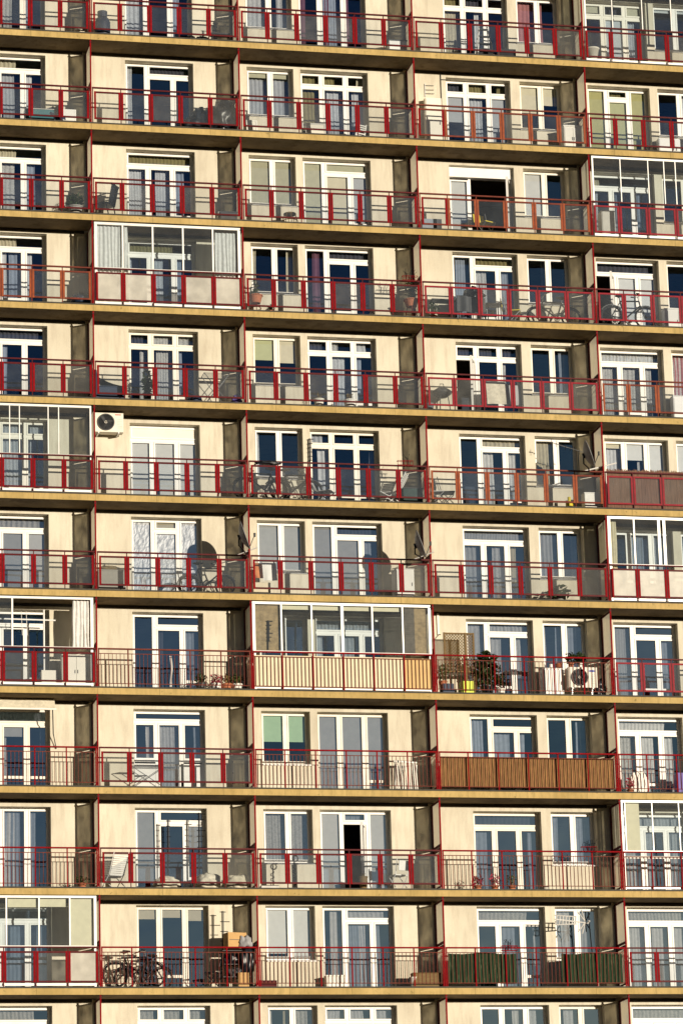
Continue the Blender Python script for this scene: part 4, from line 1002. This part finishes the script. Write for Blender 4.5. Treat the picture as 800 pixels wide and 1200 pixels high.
q = MB(); q.sheet(lambda u, v: (.03*math.sin(3*v)+.06*u, .03*math.sin(7*v), .9*v), 3, 12, 'blind_grey'); tag(q.build('hanging_cloth', None, loc=at(1, 7, 2.1, .3, .1)), 'thin pale strip of cloth hanging in front of the door, eighth row', 'cloth')
yagi(2, 7, .5, .17, 1.2, 'black aerial in front of the cream slatted blind, eighth row', .85, 6, .15, lean=0)
t = thing('lattice_trellis', 'wooden lattice trellis standing by the eighth row partition', 'trellis', 3, 7, .83, .4)
q = MB(); tw, th0, th1 = .86, .72, 1.82
for i in range(-16, 26):
    for sg in (1, -1):
        # clipped diagonal laths
        pts = []
        for k in range(2):
            pass
        c_ = i*.088
        a0 = max(0, c_-(th1-th0)); a1 = min(tw, c_)
        if a1 <= a0: continue
        p0 = (a0, th0+(c_-a0)); p1 = (a1, th0+(c_-a1))
        if sg < 0: p0 = (tw-p0[0], p0[1]); p1 = (tw-p1[0], p1[1])
        q.tube([(p0[0]-tw/2, .006*sg, p0[1]), (p1[0]-tw/2, .006*sg, p1[1])], .0125, 'wood', 4)
q.build('lattice', t); q = MB()
for x in (-tw/2, tw/2-.24, tw/2): q.box(x-.025, x+.025, -.03, .03, 0, th1+.03, 'wood')
q.box(-tw/2+.025, tw/2-.025, -.025, .025, th1-.02, th1+.025, 'wood'); q.box(-tw/2+.025, tw/2-.025, -.025, .025, th0-.04, th0, 'wood'); q.build('frame', t)
t = table(3, 7, .75, 'white shelf table below the lattice trellis', 1.2, .3, .72, 'white', .7, legm='white', name='shelf_table')
crate('lime_crate', 3, 7, .98, 'lime yellow crate in front of the lattice trellis', .36, .3, .38, 'lime', .3)
crate('blue_bucket', 3, 7, .42, 'dark blue tub beside the lime yellow crate', .34, .28, .3, 'navy', .3)
plant(3, 7, .3, 'flowering plant hanging by the end of the white shelf table', pr=.12, ph=.2, fr=(.2, .15, .3), leaf='leaf_light', n=80, size=.05, seed=80, y=.35, stand=.2)
plant(3, 7, 1.62, 'big dark bushy conifer in the middle of the eighth row balcony', pot='black_plastic', pr=.2, ph=.28, fr=(.42, .3, .62), n=600, size=.09, seed=81, y=.4)
plant(3, 7, 2.02, 'smaller dark bush right of the big conifer, eighth row', pot='cloth_white', pr=.13, ph=.22, fr=(.2, .2, .26), n=160, size=.06, seed=82, y=.4)
table(3, 7, 2.5, 'thin dark table right of the conifer, eighth row', .75, .4, .74, 'black_plastic', .5, name='slim_table')
crate('washing_machine', 3, 7, 3.62, 'white washing machine under the window, eighth row', .6, .5, .84, 'white', .68, doors=1, lid=.03, cat='washing machine')
lathe_thing('mug', 3, 7, 3.6, 'white jar on the washing machine', 'jar', [(0, 0), (.05, 0), (.055, .14), (.05, .14), (.045, .02), (0, .02)], 'cloth_white', .6, .884)
lathe_thing('flower_pot', 3, 7, 3.85, 'red pot on the right end of the washing machine', 'pot', [(0, 0), (.08, 0), (.11, .16), (.12, .16), (.1, .13), (0, .13)], 'terracotta', .6, .884)
ac_unit(3, 7, 4.42, .3, .26, 'white air conditioner with a blue oval badge, eighth row', 'oval', .86, .6)
for k, (u_, lf) in enumerate(((4.12, 'leaf'), (4.4, 'leaf'))):
    plant(3, 7, u_, ['leafy pot plant left on top of the air conditioner', 'taller pot plant in the middle of the air conditioner top'][k], pot='terracotta' if k == 0 else 'cloth_white', pr=.08, ph=.13, fr=(.17, .12, .2), leaf=lf, n=130, size=.06, seed=90+k, y=.28, h=.865)
bag(3, 7, 4.98, 'dark round sack beside the air conditioner, eighth row', (.22, .2, .3), 'black_plastic', .5, 95, 'bag', 'dark_sack', False)
q = MB(); q.box(-.03, .03, -.04, 0, 0, .62, 'ivory'); q.tube([(0, -.03, 0), (.04, -.1, -.02)], .014, 'darkgrey'); q.tube([(0, -.03, -.01), (-.2, -.03, -.25)], .006, 'darkgrey', 4); tag(q.build('wall_bracket', None, loc=at(3, 7, .38, .995, 1.93)), 'narrow white awning bracket on the wall above the trellis', 'bracket')
# --- ninth row
t = thing('roller_awning', 'beige rolled awning under the slab at the left edge, ninth row', 'awning', 0, 8, 1.6, .78, 0, 2.24)
q = MB(); q.sheet(lambda u, v: (-1.6+3.3*u, -.1-.22*(1-v)+.01*math.sin(20*u), .04+.3*v), 20, 3, 'bundle'); q.box(-1.6, 1.7, -.1, .14, .28, .35, 'bundle'); q.build('fabric', t)
q = MB(); q.box(-1.62, 1.72, -.345, -.315, .0, .045, 'ivory'); q.build('front_bar', t)
q = MB(); q.tube([(1.62, -.3, .02), (1.68, .05, -.6), (1.78, .19, -1.0)], .016, 'darkgrey'); q.build('arm', t)
rack(1, 8, 1.42, 'grey wire drying rack in front of the window, ninth row', .95, .62, .4, 'steel')
t = thing('clothes_airer', 'white plastic clothes airer folded by the third partition, ninth row', 'clothes airer', 2, 8, 4.5, .4, 12)
q = MB()
for k in range(11): q.box(-.36+.065*k, -.335+.065*k, -.015, .015, .02, .9, 'cloth_white', Matrix.Rotation(R(-6), 4, 'X'))
q.box(-.38, .34, -.02, .02, .86, .92, 'cloth_white', Matrix.Rotation(R(-6), 4, 'X')); q.build('slats', t)
q = MB(); q.tube([(-.33, .2, 0), (-.33, .0, .8)], .014, 'white'); q.tube([(.3, .2, 0), (.3, .0, .8)], .014, 'white'); q.build('leg', t)
q = MB(); q.tube([(0, 0, 0), (.02, -.03, .85)], .008, 'white', 4)
for z in (.2, .5, .82): q.lathe([(0, -.02), (.025, 0), (0, .02)], 'darkgrey', (.01, -.02, z), 8)
tag(q.build('knotted_rope', None, loc=at(1, 8, 3.95, .85, .08)), 'knotted cord hanging on the shaded wall, ninth row', 'cord')
m = MB(); rn = random.Random(9); x = XC[3]+.07
while x < XC[4]-.1:
    m.box(x, x+.026, .132+.006*rn.random(), .15+.006*rn.random(), FZ(8)+.1, FZ(8)+.985+.01*rn.random(), 'bamboo'); x += .0275
tag(m.build('bamboo_screen', None), 'brown bamboo screen filling the whole balcony railing, ninth row', 'bamboo screen')
plant(4, 8, .42, 'small red leafed plant behind the bars, ninth row right', pr=.1, ph=.12, fr=(.16, .12, .2), leaf='flower', n=60, size=.06, seed=100, y=.3)
q = MB(); q.blob((0, 0, .3), (.3, .08, .36), 'cloth_white', .3, 3, 4, 12); tag(q.build('laundry_bundle', None, loc=at(4, 8, .75, .5, .02)), 'white laundry bundle behind the bars by the lace curtains', 'laundry')
crate('purple_crate', 4, 8, 2.15, 'purple crate by the lace curtained door, ninth row', .5, .35, .66, 'purple', .6)
# --- tenth row
plant(0, 9, 3.98, 'orange pot with dark sprig in the corner of the tenth row', pr=.12, ph=.15, fr=(.22, .16, .12), n=60, size=.05, seed=110, y=.3)
chair(1, 9, .42, 'white chair draped with clothes, tenth row', 'white', .5, 200, 'deck', 'cloth_white')
cloth_over(1, 9, .45, .55, .45, .35, .95, 'patterned shirt draped over the white chair, tenth row', 'bundle', 'draped_shirt', 'shirt')
for k, (u_, rd, sd) in enumerate(((1.95, (.34, .2, .2), 5), (3.15, (.36, .24, .26), 6), (3.95, (.34, .24, .24), 7))):
    bag(1, 9, u_, ['low pale bundle left of the tenth row door', 'pale stuffed bundle right of the tenth row door', 'pale stuffed bundle against the partition, tenth row'][k], rd, 'bundle', .5, sd, 'bundle', 'cloth_bundle', False)
yagi(1, 9, 2.93, .75, .4, 'tall black aerial in front of the right window pane, tenth row', 1.85, 9, .2)
yagi(1, 9, 2.05, .8, .3, 'thin black aerial in front of the door pane, tenth row', 1.75, 9, .1)
t = thing('chain_post', 'black coiled chain hanging on a post, tenth row', 'chain', 2, 9, 1.1, .16)
q = MB(); q.tube([(0, 0, 0), (0, 0, .98)], .018, 'black_plastic'); q.box(-.2, .25, -.08, .08, 0, .03, 'darkgrey'); q.build('post', t)
q = MB(); q.ring((.03, -.02, .86), .08, .02, 'black_plastic', 'y', 18)
for k in range(9): q.ring((.02*(-1)**k, -.03, .7-.07*k), .035, .012, 'black_plastic', 'y' if k % 2 else 'x', 12, 5)
q.build('chain', t)
plant(2, 9, 3.12, 'ochre pot in front of the open dark door, tenth row', pot='wood', pr=.13, ph=.4, fr=(.1, .1, .05), leaf='dry', n=15, size=.04, seed=120)
chair(2, 9, 4.15, 'white folding chair with things on it, tenth row', 'white', .5, 200, 'fold', 'cloth_white')
crate('white_box', 2, 9, .42, 'grey low box under the lace window, tenth row', .5, .3, .12, 'pvcgrey', .4)
for k, (u_, sd) in enumerate(((1.1, 130), (1.6, 131), (2.1, 132))):
    plant(3, 9, u_, ['pink flowers in a pot leftmost behind the tenth row bars', 'reddish flower pot in the middle behind the tenth row bars', 'small flower pot rightmost behind the tenth row bars'][k], pr=.11, ph=.15, fr=(.18, .12, .2), leaf='flower' if k < 2 else 'leaf_light', n=90-25*k, size=.05, seed=sd, y=.3)
basket(3, 9, 4.3, 'red flower basket with dead plants on the tenth row railing', 1.1, 12)
lathe_thing('white_pot', 3, 9, 3.05, 'small pale pot behind the bars, tenth row', 'pot', [(0, 0), (.07, 0), (.1, .13), (.11, .13), (.09, .1), (0, .1)], 'ivory', .2)
q = MB(); q.box(0, 4.9, 0, .02, 0, .07, 'cloth_white')  # plain white trim strip along the bars
tag(q.build('white_ribbon', None, loc=at(4, 9, .15, .085, .93)), 'white ribbon along the top of the bars, tenth row right', 'ribbon')
# --- eleventh row
bike(1, 10, .98, 'dark mountain bicycle behind the bars of the eleventh row', y=.35, W=.36, lean=4)
bike(1, 10, 1.3, 'second darker bicycle tangled behind the mountain bicycle, eleventh row', y=.62, W=.31, lean=5, flip=True)
t = thing('shelf_rack', 'metal shelf rack piled with junk, eleventh row', 'shelf', 1, 10, 3.85, .45)
for x in (-.42, .42):
    for y_ in (-.18, .18): q = MB(); q.tube([(x, y_, 0), (x, y_, 1.05)], .014, 'darkgrey', 5); q.build('leg', t)
for z in (.3, .65, 1.03): q = MB(); q.box(-.44, .44, -.2, .2, z, z+.02, 'darkgrey'); q.build('shelf', t)
t = thing('cardboard_box', 'open brown cardboard box on top of the junk shelf', 'cardboard box', 1, 10, 3.8, .4, 12, 1.075)
q = MB(); q.box(-.24, .24, -.18, .18, 0, .48, 'cardboard'); q.build('body', t, bevel=.006); q = MB(); q.box(.24, .42, -.17, -.16, .05, .4, 'cardboard', Matrix.Rotation(R(-14), 4, 'Y')); q.box(-.2, .18, -.188, -.182, .27, .285, 'darkgrey'); q.build('flap', t)
bag(1, 10, 4.15, 'black bag hanging off the right of the junk shelf', (.2, .2, .5), 'bin_bag', .3, 141, 'bag', 'bin_bag', True, .4)
bag(1, 10, 4.1, 'grey crumpled plastic on top of the junk shelf by the partition', (.2, .16, .2), 'dishgrey', .3, 142, 'plastic', 'plastic_heap', False, 1.08)
bag(1, 10, 3.75, 'black sack on the middle board of the junk shelf', (.3, .16, .17), 'black_plastic', .42, 143, 'bag', 'dark_sack', False, .67)
bag(1, 10, 3.9, 'dark sack on the lowest board of the junk shelf', (.3, .16, .15), 'darkgrey', .42, 144, 'bag', 'dark_sack', False, .32)
chair(1, 10, 3.2, 'dark folding chair left of the junk shelf', 'black_plastic', .5, 250, 'fold', 'black_plastic')
crate('wood_board', 1, 10, 4.02, 'pale wooden board leaning under the junk shelf', .3, .06, .42, 'cardboard', .2)
yagi(1, 10, 3.52, .6, 1.0, 'black aerial rising behind the cardboard box', 1.2, 4, .22)
crate('flower_box', 2, 10, .28, 'dark red flower box by the partition, eleventh row', .5, .2, .2, 'dkred', .25)
crate('wooden_crate', 2, 10, 4.82, 'brown wooden crate behind the bars by the fourth column, eleventh row', .8, .3, .4, 'wood', .35, lid=.02)
lathe_thing('white_pot', 2, 10, 4.45, 'white pot left of the wooden crate, eleventh row', 'pot', [(0, 0), (.08, 0), (.12, .3), (.13, .3), (.1, .26), (0, .26)], 'cloth_white', .3)
lathe_thing('white_pot', 2, 10, 5.17, 'small white jar right of the wooden crate, eleventh row', 'jar', [(0, 0), (.06, 0), (.07, .14), (.05, .2), (0, .2)], 'cloth_white', .3)
crate('wooden_bench', 2, 10, 2.3, 'low cream bench in front of the eleventh row door', .55, .3, .36, 'ivory', .7, lid=.04, cat='bench')
def green(u0, u1, label):
    m = MB(); m.sheet(lambda a, v: (XC[3]+u0+(u1-u0)*a, .1+.05*noise.noise(Vector((a*(u1-u0)*5, v*.7, u0)))+.012*math.sin(a*(u1-u0)*31+2*math.sin(7*a+v)), FZ(10)+.12+.84*v-.02*math.sin(9*a)), int((u1-u0)*60), 8, 'green_cloth')
    return tag(m.build('green_screen', None, smooth=True), label, 'screen')
green(.1, 2.08, 'dark green cloth screen behind the bars left of the eleventh row flower basket')
green(3.4, 5.18, 'dark green cloth screen behind the bars below the aerial')
basket(3, 10, 1.85, 'red flower basket with black stems between the green screens', 1.02, 9)
t = thing('aerial_antenna', 'large pale aerial with a folded grid reflector, eleventh row', 'antenna', 3, 10, 3.72, .25, 0, 1.9, 'television aerials on the balconies')
q = MB(); q.tube([(-.45, -.1, .04), (.62, .12, -.04)], .02, 'alu'); q.build('boom', t)
q = MB()
for k in range(7): x = -.42+.1*k; q.tube([(x, -.1+.02*k, -.13+.01*k), (x+.03, -.1+.02*k, .15)], .018, 'alu', 4)
q.tube([(-.45, -.1, .15), (.2, 0, .13)], .016, 'alu', 4); q.tube([(-.42, -.1, -.12), (.22, 0, -.08)], .016, 'alu', 4); q.build('directors', t)
q = MB()
for sg in (1, -1):
    for k in range(4): q.tube([(.5, .1, 0), (.28+.12*k, .1, sg*(.34-.05*abs(k-1)))], .017, 'alu' if k < 2 else 'black_plastic', 4)
q.build('reflector', t)
q = MB(); q.tube([(.6, .11, .3), (.66, .11, -.9)], .017, 'black_plastic'); q.lathe([(0, -.04), (.05, 0), (0, .04)], 'alu', (.58, .0, .0), 10); q.build('mast', t)

# ------------------------------------------------------------------ light
EL, AZ = R(5.6), R(27.5)          # low sun, to the right of the facade's normal
sd = Vector((math.sin(AZ)*math.cos(EL), -math.cos(AZ)*math.cos(EL), math.sin(EL)))
l = bpy.data.lights.new('sun', 'SUN'); l.energy = 5.0; l.angle = R(.5); l.color = (1, .875, .70)
lo = bpy.data.objects.new('sun', l); COL.objects.link(lo); lo.rotation_euler = sd.to_track_quat('Z', 'Y').to_euler(); lo.location = (60, -100, 20)
w = bpy.data.worlds.new('World'); S.world = w; w.use_nodes = True; nt = w.node_tree
bg = nt.nodes['Background']; sk = nt.nodes.new('ShaderNodeTexSky'); sk.sky_type = 'NISHITA'; sk.sun_disc = False
sk.sun_elevation = EL; sk.sun_rotation = math.pi - AZ; sk.air_density = 1.; sk.dust_density = .8; sk.ozone_density = 3.
nt.links.new(sk.outputs[0], bg.inputs[0]); bg.inputs[1].default_value = .044

# ------------------------------------------------------------------ camera (long lens from the ground, left of the block's middle)
q_ = [4.20559540965526, -0.2198251572184508, 0.2550826879250336, 0.028506364996164713]
def rot(wz, p, r):
    return Matrix.Rotation(wz, 3, 'Z') @ Matrix.Rotation(p, 3, 'X') @ Matrix.Rotation(r, 3, 'Y')
Mc = rot(*q_[1:])
cam = bpy.data.cameras.new('camera'); co = bpy.data.objects.new('camera', cam); COL.objects.link(co)
cx, cy, cz = Mc.col[0], Mc.col[1], Mc.col[2]
M4 = Matrix((( cx[0], cz[0], -cy[0], -14.6380), (cx[1], cz[1], -cy[1], -97.4057), (cx[2], cz[2], -cy[2], -40.1644), (0, 0, 0, 1)))
co.matrix_world = M4
cam.sensor_fit = 'HORIZONTAL'; cam.sensor_width = 36; cam.lens = q_[0]*1000/800*36; cam.clip_end = 9000; cam.clip_start = 1
S.camera = co
S.render.resolution_x, S.render.resolution_y = 682, 1024
vs = S.view_settings; vs.view_transform = 'Standard'; vs.look = 'None'; vs.exposure = 0.2; vs.gamma = 1; vs.use_curve_mapping = False
S.cycles.max_bounces = 10; S.cycles.transparent_max_bounces = 24; S.cycles.diffuse_bounces = 4; S.cycles.caustics_reflective = False
